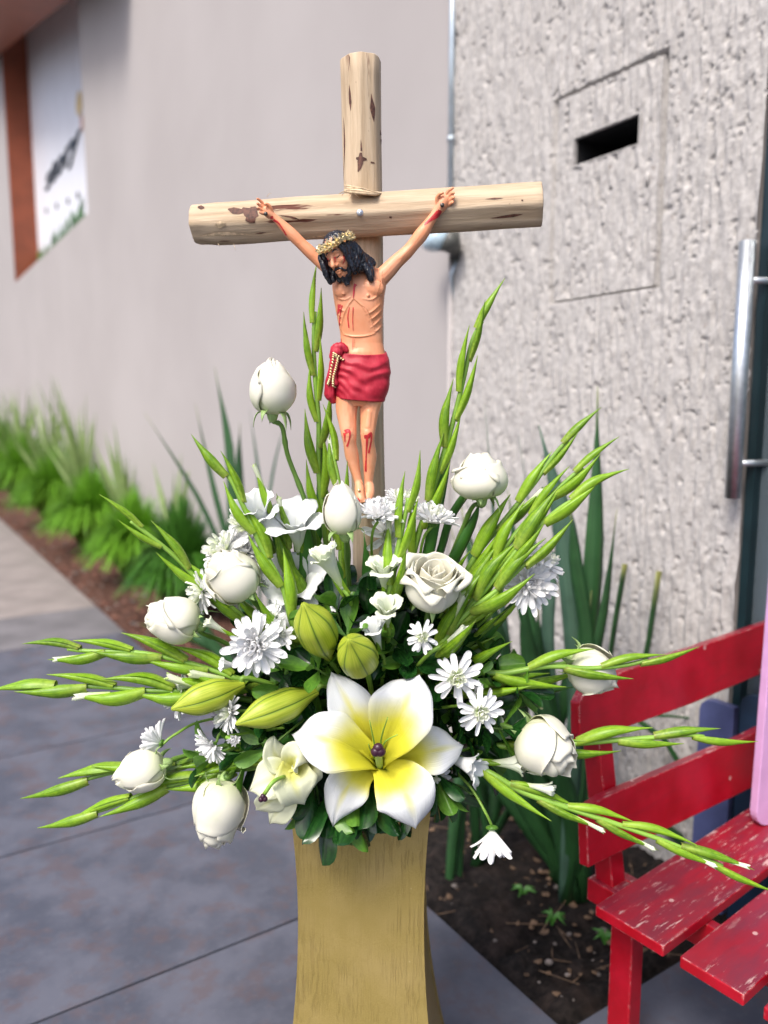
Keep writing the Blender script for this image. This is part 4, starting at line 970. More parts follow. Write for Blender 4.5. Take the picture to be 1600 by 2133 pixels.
# closed eye and brow lines, mouth shade: painted strokes
b = MB()
def hpx(x, f, z):
    q = HM @ V(x * PX, -f * PX, z * PX) - CAM; k = 1600 / q.dot(FX); return (800 + q.dot(RX) * k, 1066.5 - q.dot(UX) * k)
for s in (-1, 1):
    paint(b, [BVF], [hpx(s * 15, 22, 3), hpx(s * 10, 26, 7), hpx(s * 5, 29, 5)], [.8, 2.6, 2.2], .0005, 7)
    paint(b, [BVF], [hpx(s * 14.5, 24, -5), hpx(s * 9.5, 28, -7.5), hpx(s * 5, 28, -5)], [.8, 1.8, .8], .0005, 7)
fig_put('painted_brows_and_lids', b.mesh('painted_brows_and_lids', M_HAIR), M_HAIR)
# painted blood
b = MB(); BV = [BVF]
for pts, ws in (([(566, 450), (568, 462), (574, 474)], [5, 8, 4]), ([(570, 458), (580, 464), (590, 478), (597, 490)], [5, 3, 2.5, 3]), ([(572, 462), (578, 475)], [4, 3]), ([(604, 508), (612, 516), (624, 524)], [1, 3, 3, 1]),
                ([(917, 438), (910, 450), (896, 460), (884, 469)], [9, 7, 3, 2.5]), ([(912, 440), (900, 452), (885, 466)], [5, 2.5, 2]),
                ([(741, 592), (738, 600), (736, 622)], [8, 5, 3.5, 1]), ([(736, 640), (735, 665), (736, 690)], [2.4, 1.6, 1.8, .8]), ([(728, 640), (725, 660), (727, 683)], [1.5, 2.2, 2.5]),
                ([(707, 634), (706, 646), (703, 656)], [7, 5, 1]), ([(713, 636), (709, 655), (707, 685)], [3, 2, 2]), ([(719, 900), (726, 897), (729, 905), (727, 918), (723, 930)], [9, 7, 3, 3, 4]), ([(718, 902), (719, 920)], [6, 3, 2]),
                ([(759, 910), (767, 909), (773, 902), (773, 918), (768, 944)], [7, 9, 4, 3, 4]), ([(765, 912), (763, 950), (762, 982)], [5, 2.5, 4]), ([(697, 535), (699, 545)], [4, 3, 1]), ([(715, 532), (717, 542), (714, 550)], [2, 2, 1]), ([(683, 538), (685, 545)], [3, 1]),
                ([(744, 1038), (749, 1044)], [5, 5]), ([(711, 705), (711, 722)], [1, 1.4, .6]), ([(736, 700), (735, 730)], [.8, 1, .6])):
    b = MB(); paint(b, BV, pts, ws, .0005)
    if b.v: fig_put('painted_blood', b.mesh('painted_blood', M_BLOOD), M_BLOOD)
b = MB()
for pts in ([(737, 622), (727, 634)], [(737, 622), (750, 634), (760, 640)], [(763, 642), (781, 676)], [(784, 650), (794, 640)], [(778, 668), (795, 652)], [(706, 622), (714, 625)], [(715, 697), (740, 702), (768, 700), (782, 694)], [(797, 565), (790, 600), (784, 616)], [(741, 725), (744, 724)], [(748, 845), (748, 852), (748, 905)], [(712, 612), (717, 615)], [(765, 618), (769, 615)],
            [(735, 566), (742, 562)], [(748, 560), (765, 552)], [(802, 590), (822, 572), (850, 535)], [(748, 1000), (757, 1012), (758, 1030)]):
    paint(b, BV, pts, [.6, 1.6, 1.4, .5], .0004)
fig_put('painted_shade_lines', b.mesh('painted_shade_lines', M_FOLD), M_FOLD)
# nails
for (u, v, d, r_, m_) in ((554, 446, 18, 4.0, M_IRON), (921, 428, 20, 4.4, M_IRON), (748, 1021, 27, 3.0, M_GOLD)):
    hp = hit(BV, u, v, 0) or F3(u, v, d); b = MB(); b.tube([hp + V(0, .004, 0), hp - V(0, .003, 0), hp - V(0, .0045, 0)], [r_ * PX * .6, r_ * PX, r_ * PX * .8], 12)
    fig_put('nail', b.mesh('nail', m_), m_)
# loincloth
C_ = MB(); rows = []; NV = 46; NA = 90
def cloth_r(u, v): pass
for i in range(NV):
    t = i / (NV - 1); row = []
    for j in range(NA):
        a = 2 * PI * j / NA; ca, sa = math.cos(a), math.sin(a)          # sa>0: front
        vt = lerp(732 + 7 * sa + 2 * ca, 832 + 6 * sa * (1) + 5 * math.cos(a + .6), t)
        xl, xr, ry, dc = st_at(vt); c = (xl + xr) / 2 + 1; rx = (xr - xl) / 2 + 3 + 3.5 * math.sin(PI * t); ry = ry + 5 + 3 * t
        k = (abs(ca) ** 2.3 + abs(sa) ** 2.3) ** (-1 / 2.3)
        ux = ca                                                       # -1 at the knot side
        sag = 34 * math.exp(-((ux - .15) / .75) ** 2)
        ph = (vt - 738 - sag * (0.35 + .65 * t)) / (7.5 + 4.0 * (ux + 1) * .8)
        w_ = (math.sin(ph * 2 * PI * .5 + 3.0 * mnoise.noise(V(ux * 2, t * 3, 1))) * 1.5 + 2.2 * mnoise.noise(V(ux * 2.5, vt * .05, 4))) * (1 - .55 * sst(t, .55, 1)) * (.6 + .4 * sa)
        row.append(F3(c + (rx + w_ * .8) * k * ca, vt, dc + (ry + w_ * 1.1) * k * sa))
    rows.append(row)
inner = [[p.lerp(sum(r, V(0, 0, 0)) / NA, .05) for p in r] for r in (rows[-1], rows[0])]
C_.grid([inner[1]] + rows + [inner[0]], wrap=True)
fig_put('loincloth', C_.mesh('loincloth', M_CLOTH), M_CLOTH)
K_ = MB(); ball(K_, 702, 733, 22, 13, 12, 12); caps(K_, [(694, 742, 9, 20), (700, 726, 10, 22), (714, 722, 8, 24), (722, 730, 5, 26)]); caps(K_, [(697, 745, 9, 20), (692, 775, 9, 16), (688, 800, 11, 12), (688, 822, 12, 10), (694, 834, 7, 10)], n=12); caps(K_, [(702, 748, 6, 24), (697, 780, 6, 22), (699, 800, 5, 24)], n=9)
kn = remesh(K_, .0011, 2, disp=lambda c, n: n * .0011 * mnoise.noise(V(c.x * 300, c.y * 200, c.z * 60))); fig_put('cloth_knot', kn, M_CLOTH)
BVK = [BVHTree.FromPolygons([v.co for v in me.vertices], [tuple(p.vertices) for p in me.polygons]) for me in (kn, bpy.data.meshes['loincloth'])]
G_ = MB()
for pts in ([(716, 750), (704, 741), (697, 737), (694, 752), (690, 772), (687, 790), (684, 800)], [(696, 735), (703, 748), (699, 768), (695, 790), (696, 806)]):
    q = bez([V(u, v, 0) for u, v in pts], 20)
    for i, p in enumerate(q):
        h = hit(BVK, p.x, p.y, .0016) or F3(p.x, p.y, 26)
        T = (q[min(i + 1, 19)] - q[max(i - 1, 0)]); G_.ball(Matrix.Translation(h) @ Matrix.Rotation(math.atan2(T.x, -T.y) + .5, 4, 'Y'), 3.3 * PX, 2.6 * PX, 2.0 * PX, 8, 6)
fig_put('gold_cord', G_.mesh('gold_cord', M_GOLD, True), M_GOLD)

# ================================================================== THE BOUQUET
C0 = P(785, 1500, 1.25)                         # where the stems meet, in the foam on the pedestal
fb = MB(); fz = zP - .012; fb.box((cx - .085, 1.215, fz), (cx + .085, 1.36, fz + .10)); tag(fb.obj('floral_foam', plain('wet_foam_green', (0.01, 0.04, 0.015), .9), smooth=False, bevel=.01), 'dark green block of floral foam on the pedestal holding the stems', 'foam block')

def stem_tube(root, pts, r, m=M_STEM, nm='stem', r2=None, inv_=None, bumps=False):
    b = MB(); q = bez(pts, max(8, len(pts) * 5)); n = len(q)
    b.tube(q, [lerp(r, r2 or r, i / (n - 1)) * (1 + (.25 if bumps and i % 6 == 3 else 0)) for i in range(n)], 9)
    o = b.obj(nm, m, root); o.matrix_basis = root.matrix_basis.inverted(); return o
def upts(lst, Y0, Y1):
    n = len(lst); return [P(u, v, lerp(Y0, Y1, i / max(1, n - 1))) for i, (u, v) in enumerate(lst)]
def to_c(o, ax, L=.05):      # stem points from a flower's base towards the foam
    a = o - ax * L; return [o, a, a.lerp(C0, .5) + V(0, .01, 0), C0]

# ---- roses
def rose(label, u, v, Y, W, Hh_, ax, kind='bud', stem=None, roll=0.0, seed=0):
    r_ = random.Random(seed * 7 + 1); k = unit(u, v, Y); axd = D(*ax); R = W * k / 2; HH = Hh_ * k
    ctr = P(u, v, Y); o = ctr - axd * HH * .5
    M = frame(o, axd, roll); root = thing('rose', label, 'rose', M, 'white roses of the bouquet')
    close = {'bud': .80, 'mid': .52, 'open': .06}[kind]
    def petal(Rk, Hk, phi, wdt, lip, seed2, mat, tuck=.05, point=.05, drop=0.0, base=.0):
        b = MB(); rows = []; NT_, NS = 15, 15; q = random.Random(seed2); dirn = 1 if seed % 2 else -1
        wv = q.uniform(0, 6.28); asym = q.uniform(-.3, .3); ph2 = q.uniform(0, 6.28)
        for i in range(NT_):
            t = i / (NT_ - 1); row = []
            for j in range(NS):
                s = -1 + 2 * j / (NS - 1)
                te = t * (1 - (.11 if kind == 'open' else .035) * s * s * t - (.0 if kind == 'open' else .34) * max(0, s * dirn) ** 2.4 * t)
                if te < .42: pr = .22 + .78 * math.sqrt(max(0, 1 - ((.42 - te) / .42) ** 2.0))
                else: pr = 1 - close * ((te - .42) / .58) ** (2.5 if kind == 'bud' else 2.0)
                om = wdt * ((.50 + .50 * math.sin(PI * clamp(.08 + .86 * t) ** .9)) if kind == 'open' else (.62 + .38 * sst(t, 0, .5))) * (1 - .12 * t ** 8)
                a = phi + s * om + .10 * asym * t
                lp = lip * sst(t, .70, 1.0) ** 1.3 * (1 + .5 * math.sin(s * 2.2 + wv))
                edge_l = .10 * lip * abs(s) ** 3 * t
                rr = R * Rk * (pr + tuck * s + lp * .6 + edge_l + .008 * math.sin(s * 5 + ph2) * t ** 3 + .012 * math.sin(s * 3 + wv))
                z = HH * (Hk * te + base * (1 - t)) + HH * point * t ** 5 * math.exp(-((s - asym * .6) / .22) ** 2) - HH * lip * .42 * sst(t, .80, 1.0) ** 1.5 - HH * drop * t
                z += HH * .006 * math.sin(s * 6 + wv) * t ** 4
                row.append(V(rr * math.cos(a), rr * math.sin(a), z))
            rows.append(row)
        b.grid(rows); return b.obj('petal', mat, root, solid=.0006)
    # heart
    core = {'bud': [.16, .24, .33, .42], 'mid': [.14, .22, .31, .41, .50], 'open': [.10, .17, .25, .33, .42, .51, .60]}[kind]
    for i, rk in enumerate(core):
        petal(rk / (1 - close * .6), {'bud': 1.0, 'mid': .95, 'open': .78 + .02 * i}[kind] - .012 * i, i * 2.3 + seed, 1.7, .10 if kind == 'open' else .02, seed * 50 + i, M_ROSEIN, tuck=.16, point=.0, base=.10)
    rings = {'bud': [(.70, 1.0, 3, 1.25, .03), (.85, 1.0, 3, 1.25, .03), (1.0, .96, 3, 1.12, .15)], 'mid': [(.60, 1.0, 3, 1.35, .04), (.74, 1.0, 3, 1.3, .06), (.88, .96, 3, 1.22, .16), (1.02, .90, 3, 1.12, .34)],
             'open': [(.66, .82, 3, 1.15, .12), (.76, .88, 4, 1.0, .20), (.88, .90, 4, 1.0, .34), (.98, .80, 3, 1.15, .50)]}[kind]
    for ri, (rk, hk, n, wd, lp) in enumerate(rings):
        for i in range(n):
            petal(rk, hk + r_.uniform(-.04, .03), 2 * PI * (i + r_.uniform(-.12, .12)) / n + ri * 1.1 + seed, wd, lp * r_.uniform(.6, 1.5), seed * 50 + ri * 9 + i + 20, M_ROSE if ri else M_ROSEIN, tuck=.05, point=r_.choice((0, .0, .05)))
    # receptacle, sepals, stem
    b = MB(); b.tube([V(0, 0, -.012), V(0, 0, -.008), V(0, 0, -.002), V(0, 0, .003), V(0, 0, .006)], [.003, .0065, .0085, .009, .004], 12); b.obj('receptacle', M_SEPAL, root)
    for i in range(5):
        a = i * 2 * PI / 5 + seed; d = V(math.cos(a), math.sin(a), 0); L = r_.uniform(.022, .036); dr_ = r_.uniform(-.9, -.1); mb = MB(); rows = []
        for q in range(7):
            t = q / 6; p = d * (.007 + L * .75 * math.sin(t * 1.5)) + V(0, 0, .001 + L * (.2 * math.sin(t * 3) + dr_ * t * t)); sd = V(-d.y, d.x, 0) * .0068 * (1 - t ** 1.3) * (.75 + t)
            rows.append([p - sd + V(0, 0, .0015), p, p + sd + V(0, 0, .0015)])
        mb.grid(rows); mb.obj('sepal', M_SEPAL, root, solid=.0007)
    ow = o - axd * .010
    pts = [ow] + (upts(stem[0], *stem[1]) if stem else to_c(ow, axd, .045)[1:])
    stem_tube(root, pts, .0034, M_RSTEM, bumps=True, r2=.0042)
    return root
rose('closed white rose bud standing highest on a long bare stem left of the figurine', 568, 805, 1.16, 94, 116, (0.02, 1, .12), 'bud', ([(588, 890), (600, 950), (636, 1045), (655, 1130), (665, 1260), (740, 1420)], (1.165, 1.23)), seed=1)
rose('pointed white rose bud directly in front of the figurine feet', 713, 1060, 1.10, 80, 108, (-.10, 1, .10), 'bud', ([(722, 1130), (728, 1220), (750, 1350)], (1.12, 1.2)), seed=2)
rose('plump white rose right of the cross, against the stucco wall, with hanging sepals', 999, 993, 1.17, 112, 96, (-.10, 1, .05), 'mid', ([(985, 1055), (960, 1110), (900, 1250), (820, 1400)], (1.18, 1.24)), seed=3)
rose('largest open creamy rose facing up below the cross', 903, 1207, 1.09, 118, 128, (.12, .86, .55), 'open', roll=.6, seed=4)
rose('white rose leaning left above the long lily bud, partly behind a gladiolus spike', 482, 1197, 1.13, 106, 118, (-.62, .72, .30), 'mid', ([(520, 1240), (560, 1290), (660, 1400)], (1.15, 1.22)), seed=5)
rose('white rose pointing left beside the dark mound, with sharply curled petal tips', 358, 1291, 1.15, 96, 112, (-.92, .28, .22), 'mid', ([(420, 1318), (480, 1345), (640, 1440)], (1.16, 1.23)), seed=6)
rose('white rose crossed by a gladiolus spike in front of the top bench rail', 1236, 1398, 1.17, 98, 108, (.80, -.52, .12), 'bud', ([(1180, 1380), (1100, 1395), (960, 1430)], (1.18, 1.24)), seed=7)
rose('big rounded white rose with a crumpled heart just left of the bench back', 1140, 1558, 1.12, 118, 124, (.62, -.40, .42), 'mid', ([(1080, 1520), (1000, 1500), (900, 1490)], (1.14, 1.22)), seed=8)
rose('white rose with a wilted side leaf, lowest but one on the left over the paving', 292, 1608, 1.13, 84, 106, (-.96, -.30, .10), 'bud', ([(345, 1588), (420, 1565), (600, 1525)], (1.14, 1.23)), seed=9)
rose('drooping white rose head hanging lowest at the left of the pedestal', 455, 1693, 1.10, 112, 134, (-.16, -.98, .16), 'mid', ([(475, 1620), (510, 1590), (640, 1530)], (1.11, 1.22)), seed=10)

# ---- chrysanthemums
def chp_mesh(nm, curl, cup, mat, wd=.22):
    b = MB(); rows = []
    for i in range(8):
        t = (0, .2, .42, .64, .80, .90, .97, 1.0)[i]; w_ = wd * .5 * (.45 + .55 * sst(t, 0, .5)) * (math.sqrt(max(0, 1 - ((t - .80) / .20) ** 2)) if t > .80 else 1) + .004
        x = t; z = curl * t * t
        rows.append([V(x, w_ * s, z + cup * wd * (s * s) * (1 - .3 * t)) for s in (-1, -.5, 0, .5, 1)])
    b.grid(rows); return b.mesh(nm, mat)
CHP = [chp_mesh('petal', c, q, M_CHRYS) for c, q in ((-.12, .5), (.02, .6), (.12, .45), (-.25, .5))]
CHI = [chp_mesh('petal_in', c, q, M_CHRIN, .23) for c, q in ((.30, .7), (.18, .7), (.42, .6))]
calyx = MB(); calyx.tube([V(0, 0, -.14), V(0, 0, -.11), V(0, 0, -.05), V(0, 0, 0)], [.07, .17, .22, .16], 12); calyx = calyx.mesh('calyx', M_LEAF2)
disc = MB()
for i in range(26):
    a = i * 2.4; rr = .13 * math.sqrt(i / 26); disc.ball(Matrix.Translation((rr * math.cos(a), rr * math.sin(a), .10 - rr * .25)), .024, .024, .05, 6, 4)
disc = disc.mesh('disc', M_DISC)
def chrys(label, u, v, Y, rpx, ax, full=1.0, cup=0.0, stem=None, seed=0, single=False):
    r_ = random.Random(seed + 100); k = unit(u, v, Y); axd = D(*ax); Rm = rpx * k; o = P(u, v, Y)
    root = thing('chrysanthemum', label, 'chrysanthemum', frame(o, axd, r_.uniform(0, 6)), 'white chrysanthemums of the bouquet')
    rings = [(1.0, 92, 17, 1), (.93, 76, 17, 1), (.78, 60, 16, 0), (.60, 44, 14, 0), (.42, 28, 11, 0), (.30, 14, 7, 0)]
    if single: rings = [(1.0, 94, 12, 1), (.82, 84, 8, 1), (.46, 62, 18, 0), (.40, 44, 15, 0), (.33, 28, 11, 0), (.26, 12, 7, 0)]
    inn = MB()
    for ri, (L, el, n, outer) in enumerate(rings):
        n = max(4, int(n * (full if outer else 1)))
        for i in range(n):
            a = 2 * PI * (i + r_.uniform(-.3, .3)) / n + ri * .37; e = math.radians(clamp((el - cup * (.4 + .6 * el / 92)) + r_.uniform(-8, 8), 2, 125)); LL = L * r_.uniform(.84, 1.12) * Rm
            M = Matrix.Rotation(a, 4, 'Z') @ Matrix.Translation((Rm * .05 * L, 0, 0)) @ Matrix.Rotation(-(PI / 2 - e), 4, 'Y') @ Matrix.Rotation(r_.uniform(-.5, .5), 4, 'X') @ Matrix.Diagonal((LL, LL * r_.uniform(.8, 1.15) * (1.15 if single and outer else 1) / max(.55, L ** .5), LL, 1))
            if outer: put('petal', CHP[r_.randrange(4)], root, M)
            else:
                me = CHI[r_.randrange(3)]; vs_ = [M @ vt.co for vt in me.vertices]; inn.grid([vs_[q * 5:q * 5 + 5] for q in range(8)])
    o2 = inn.obj('inner_petals', M_CHRIN if single else [M_CHRYS, M_CHRIN][seed % 2], root); o2['kind'] = 'stuff'
    put('centre', disc, root, (Matrix.Translation((0, 0, Rm * .16)) if single else Matrix()) @ Matrix.Scale(Rm * (1.0 if single else .62), 4)); put('calyx', calyx, root, Matrix.Scale(Rm, 4))
    ow = o - axd * Rm * .12
    pts = [ow] + (upts(stem[0], *stem[1]) if stem else to_c(ow, axd, .03)[1:])
    stem_tube(root, pts, .0022, M_STEM); return root
CH = [
 ('biggest many-petalled chrysanthemum, left of the upper lily bud', 534, 1343, 1.06, 66, (-.08, .12, 1), 1, 0, None, 0),
 ('small chrysanthemum tucked between the biggest one and the lily bud', 588, 1323, 1.08, 34, (.2, .1, 1), 1, 42, None, 1),
 ('full chrysanthemum seen from the side beside the figurine feet', 790, 1078, 1.12, 48, (.05, .85, .5), 1.3, 26, ([(776, 1110), (775, 1170), (785, 1300)], (1.13, 1.22)), 0),
 ('side-on chrysanthemum right of the short central gladiolus spike', 902, 1090, 1.14, 50, (.16, .9, .38), 1.3, 30, ([(880, 1130), (860, 1250), (810, 1400)], (1.15, 1.24)), 0),
 ('loose chrysanthemum under the side-on one in front of the cross foot', 808, 1115, 1.16, 50, (.0, -.2, 1), .8, 0, None, 1),
 ('chrysanthemum half hidden behind others right of the figurine feet', 835, 1052, 1.20, 42, (.2, .8, .4), 1, 25, None, 0),
 ('large chrysanthemum at the right in front of the bluish flax leaf', 1100, 1215, 1.15, 62, (.25, .15, .9), 1, 0, ([(1050, 1255), (1000, 1300), (900, 1400)], (1.17, 1.24)), 0),
 ('chrysanthemum behind the large one at the right, tilted up', 1126, 1176, 1.18, 46, (.5, .6, .4), 1, 15, None, 0),
 ('small greenish-centred chrysanthemum below the open rose', 880, 1327, 1.06, 36, (.0, .1, 1), 1, 0, None, 1),
 ('chrysanthemum with one long upright petal right of the big lily', 950, 1412, 1.07, 56, (.05, .15, 1), .9, 0, None, 1),
 ('flat chrysanthemum with a green eye right of the big lily', 1000, 1482, 1.06, 50, (.12, -.05, 1), .95, 0, None, 1),
 ('full chrysanthemum peeping from behind the lower right lily petal', 893, 1622, 1.13, 50, (.5, -.3, .8), 1.2, 0, None, 0),
 ('small chrysanthemum hanging head down right of the pedestal', 1025, 1728, 1.12, 64, (.02, -.97, .22), 1.0, 54, ([(1010, 1690), (980, 1640), (930, 1590), (840, 1520)], (1.12, 1.2)), 1),
 ('chrysanthemum seen from the side between the two long lily buds', 482, 1482, 1.13, 46, (-.8, .1, .5), 1.2, 10, None, 0),
 ('chrysanthemum facing down-left above the half-open lily', 445, 1552, 1.14, 42, (-.6, -.55, .5), 1.2, 12, None, 0),
 ('chrysanthemum peeping out behind the left lily bud tip', 378, 1448, 1.17, 46, (-.9, .1, .4), 1, 0, None, 0),
 ('chrysanthemum seen from behind with its green calyx, above the leftmost low rose', 335, 1548, 1.15, 44, (-.93, .22, -.25), 1.1, 28, ([(365, 1530), (430, 1500), (600, 1480)], (1.16, 1.22)), 0),
 ('chrysanthemum behind the upper left rose, its fan of petals pointing up', 470, 1150, 1.17, 56, (-.5, .5, .65), 1, 0, None, 0),
 ('chrysanthemum right of the upper left rose under a gladiolus spike', 512, 1148, 1.18, 48, (.1, .5, .8), 1, 0, None, 0),
 ('chrysanthemum partly hidden between the two left roses', 422, 1232, 1.18, 46, (-.8, -.1, .5), 1, 0, None, 0),
 ('small chrysanthemum with a bud behind the biggest one', 572, 1288, 1.11, 34, (-.5, .6, .5), 1, 30, None, 1),
 ('chrysanthemum behind the white gladiolus blooms, upper left', 520, 1095, 1.21, 52, (-.5, .4, .7), 1, 0, None, 0),
]
for i, (lb, u, v, Y, r, ax, fu, cu_, st_, sg_) in enumerate(CH): chrys(lb, u, v, Y, r, ax, fu, cu_, st_, seed=i, single=bool(sg_))
chrys('closed round chrysanthemum bud beside the half-open lily', 486, 1540, 1.09, 21, (.25, .1, 1), 1.3, 66, None, 40)
chrys('tiny chrysanthemum bud at the tip of the green-eyed flower group', 990, 1440, 1.09, 22, (.2, .7, .6), 1.3, 60, None, 41)

# ---- gladiolus spikes
def bud_mesh(nm, k):
    b = MB(); rows = []; q = random.Random(k)
    bend = q.uniform(.02, .09)
    for i in range(12):
        t = i / 11; w_ = .084 * (.80 + .30 * sst(t, 0, .32)) * (1 - sst(t, .36, 1.04)) ** .75 + .003
        c = V(0, -bend * math.sin(t * PI) * .7 + .05 * t * t, t); row = []
        for j in range(10):
            a = 2 * PI * j / 10; row.append(c + V(w_ * math.cos(a), w_ * .72 * math.sin(a) - (.10 * w_ if abs(math.sin(a) + 1) < .05 else 0), 0))
        rows.append(row)
    b.grid(rows, wrap=True)
    # the outer sheath wraps the bud and stands a little free at its edge
    rows = []
    for i in range(12):
        t = i / 11 * .90; w_ = .094 * (.86 + .26 * sst(t, 0, .32)) * (1 - sst(t, .38, .97)) ** .85 + .002
        c = V(0, -bend * math.sin(t * PI) + .06 * t * t, t - .03); row = []
        for j in range(9):
            a = -PI / 2 + (j / 8 - .5) * 3.7; e = 1 + .12 * abs(j / 4 - 1) ** 3; row.append(c + V(w_ * e * math.cos(a + .5), w_ * e * .80 * math.sin(a + .5), 0))
        rows.append(row)
    b.grid(rows); return b.mesh(nm, M_BUD)
BUDS = [bud_mesh('bud', k) for k in range(5)]
M_TIP = m_petal('bud_tip_petal', (0.80, 0.84, 0.66), (0.55, 0.70, 0.25), 0.0, 1.0, 0.2)
def tip_mesh():
    b = MB(); rows = []
    for i in range(8):
        t = i / 7; row = []
        for j in range(14):
            a = 2 * PI * j / 14; r = .050 * (.7 + .5 * t) * (1 + .22 * t ** 2 * math.sin(a * 3) + .14 * t ** 3 * math.sin(a * 5 + 1)); row.append(V(r * math.cos(a), r * math.sin(a) * .8 + .02, .46 + .50 * t + .03 * t * math.sin(a * 4)))
        rows.append(row)
    b.grid(rows, wrap=True); b.grid([[p * 1 for p in rows[-1]], [V(p.x * .4, p.y * .4 + .02, p.z - .06) for p in rows[-1]]], wrap=True)
    return b.mesh('petal_tip', M_TIP)
TIP = tip_mesh()
def spike(label, pts, Y, L0, L1, n, w0=1.0, tips=(), side0=1, ang=(9, 6), seed=0, stub=0.0, solo=False, st_r=.0058, ext=True):
    r_ = random.Random(seed + 500); q = upts(pts, *Y) if not isinstance(pts[0], Vector) else pts
    if ext: q = [C0.lerp(q[0], .35)] + q if (C0 - q[0]).length > .05 else q
    k0 = unit(*pts[0], Y[0]); c = bez(q, 60); lens = [0]
    for a, d in zip(c, c[1:]): lens.append(lens[-1] + (a - d).length)
    root = thing('gladiolus_spike', label, 'gladiolus', Matrix.Translation(q[0]), 'gladiolus spikes of the bouquet'); inv_ = root.matrix_basis.inverted()
    start = (q[1] - q[0]).length if ext and len(q) > len(pts) else 0
    stem_end = lens[-1] - L1 * k0 * .75
    cc = [p for p, l in zip(c, lens) if l <= stem_end + 1e-4]
    mb = MB(); m = len(cc); mb.tube(cc, [lerp(st_r, st_r * .55, i / (m - 1)) for i in range(m)], 9); mb.obj('stem', M_STEM, root).matrix_basis = inv_
    def at(l):
        for i in range(59):
            if lens[i + 1] >= l: t = (l - lens[i]) / (lens[i + 1] - lens[i] + 1e-9); return c[i].lerp(c[i + 1], t), (c[i + 1] - c[i]).normalized()
        return c[-1], (c[-1] - c[-2]).normalized()
    for i in range(n):
        f = i / max(1, n - 1); L = lerp(L0, L1, f) * k0 * r_.uniform(.92, 1.08); l = lerp(start + stub, lens[-1] - L, f ** .97)
        p, T = at(l); view = (p - CAM).normalized(); S = T.cross(view).normalized(); sg_ = side0 * (1 if i % 2 == 0 else -1)
        an = math.radians(lerp(ang[0], ang[1], f) + r_.uniform(-3, 3)) * (0.15 if i == n - 1 else 1)
        d = (T * math.cos(an) + S * sg_ * math.sin(an) - view * r_.uniform(-.02, .16) * (0 if i == n - 1 else 1)).normalized()
        outw = (S * sg_ - view * .35); y = -(outw - d * outw.dot(d)).normalized(); x = y.cross(d)
        M = Matrix((x, y, d)).transposed().to_4x4(); base_ = p + S * sg_ * st_r * .5
        wv = w0 * .88 * lerp(1.05, .92, f) * r_.uniform(.92, 1.08)
        L *= 1.22; M = Matrix.Translation(base_) @ M @ Matrix.Rotation(r_.uniform(-.5, .5), 4, 'Z') @ Matrix.Diagonal((L * wv, L * wv, L, 1))
        o = put('bud', BUDS[r_.randrange(5)], root, inv_ @ M)
        if i in tips: put('petal_tip', TIP, o, Matrix.Scale(r_.uniform(.92, 1.05), 4))
    return root
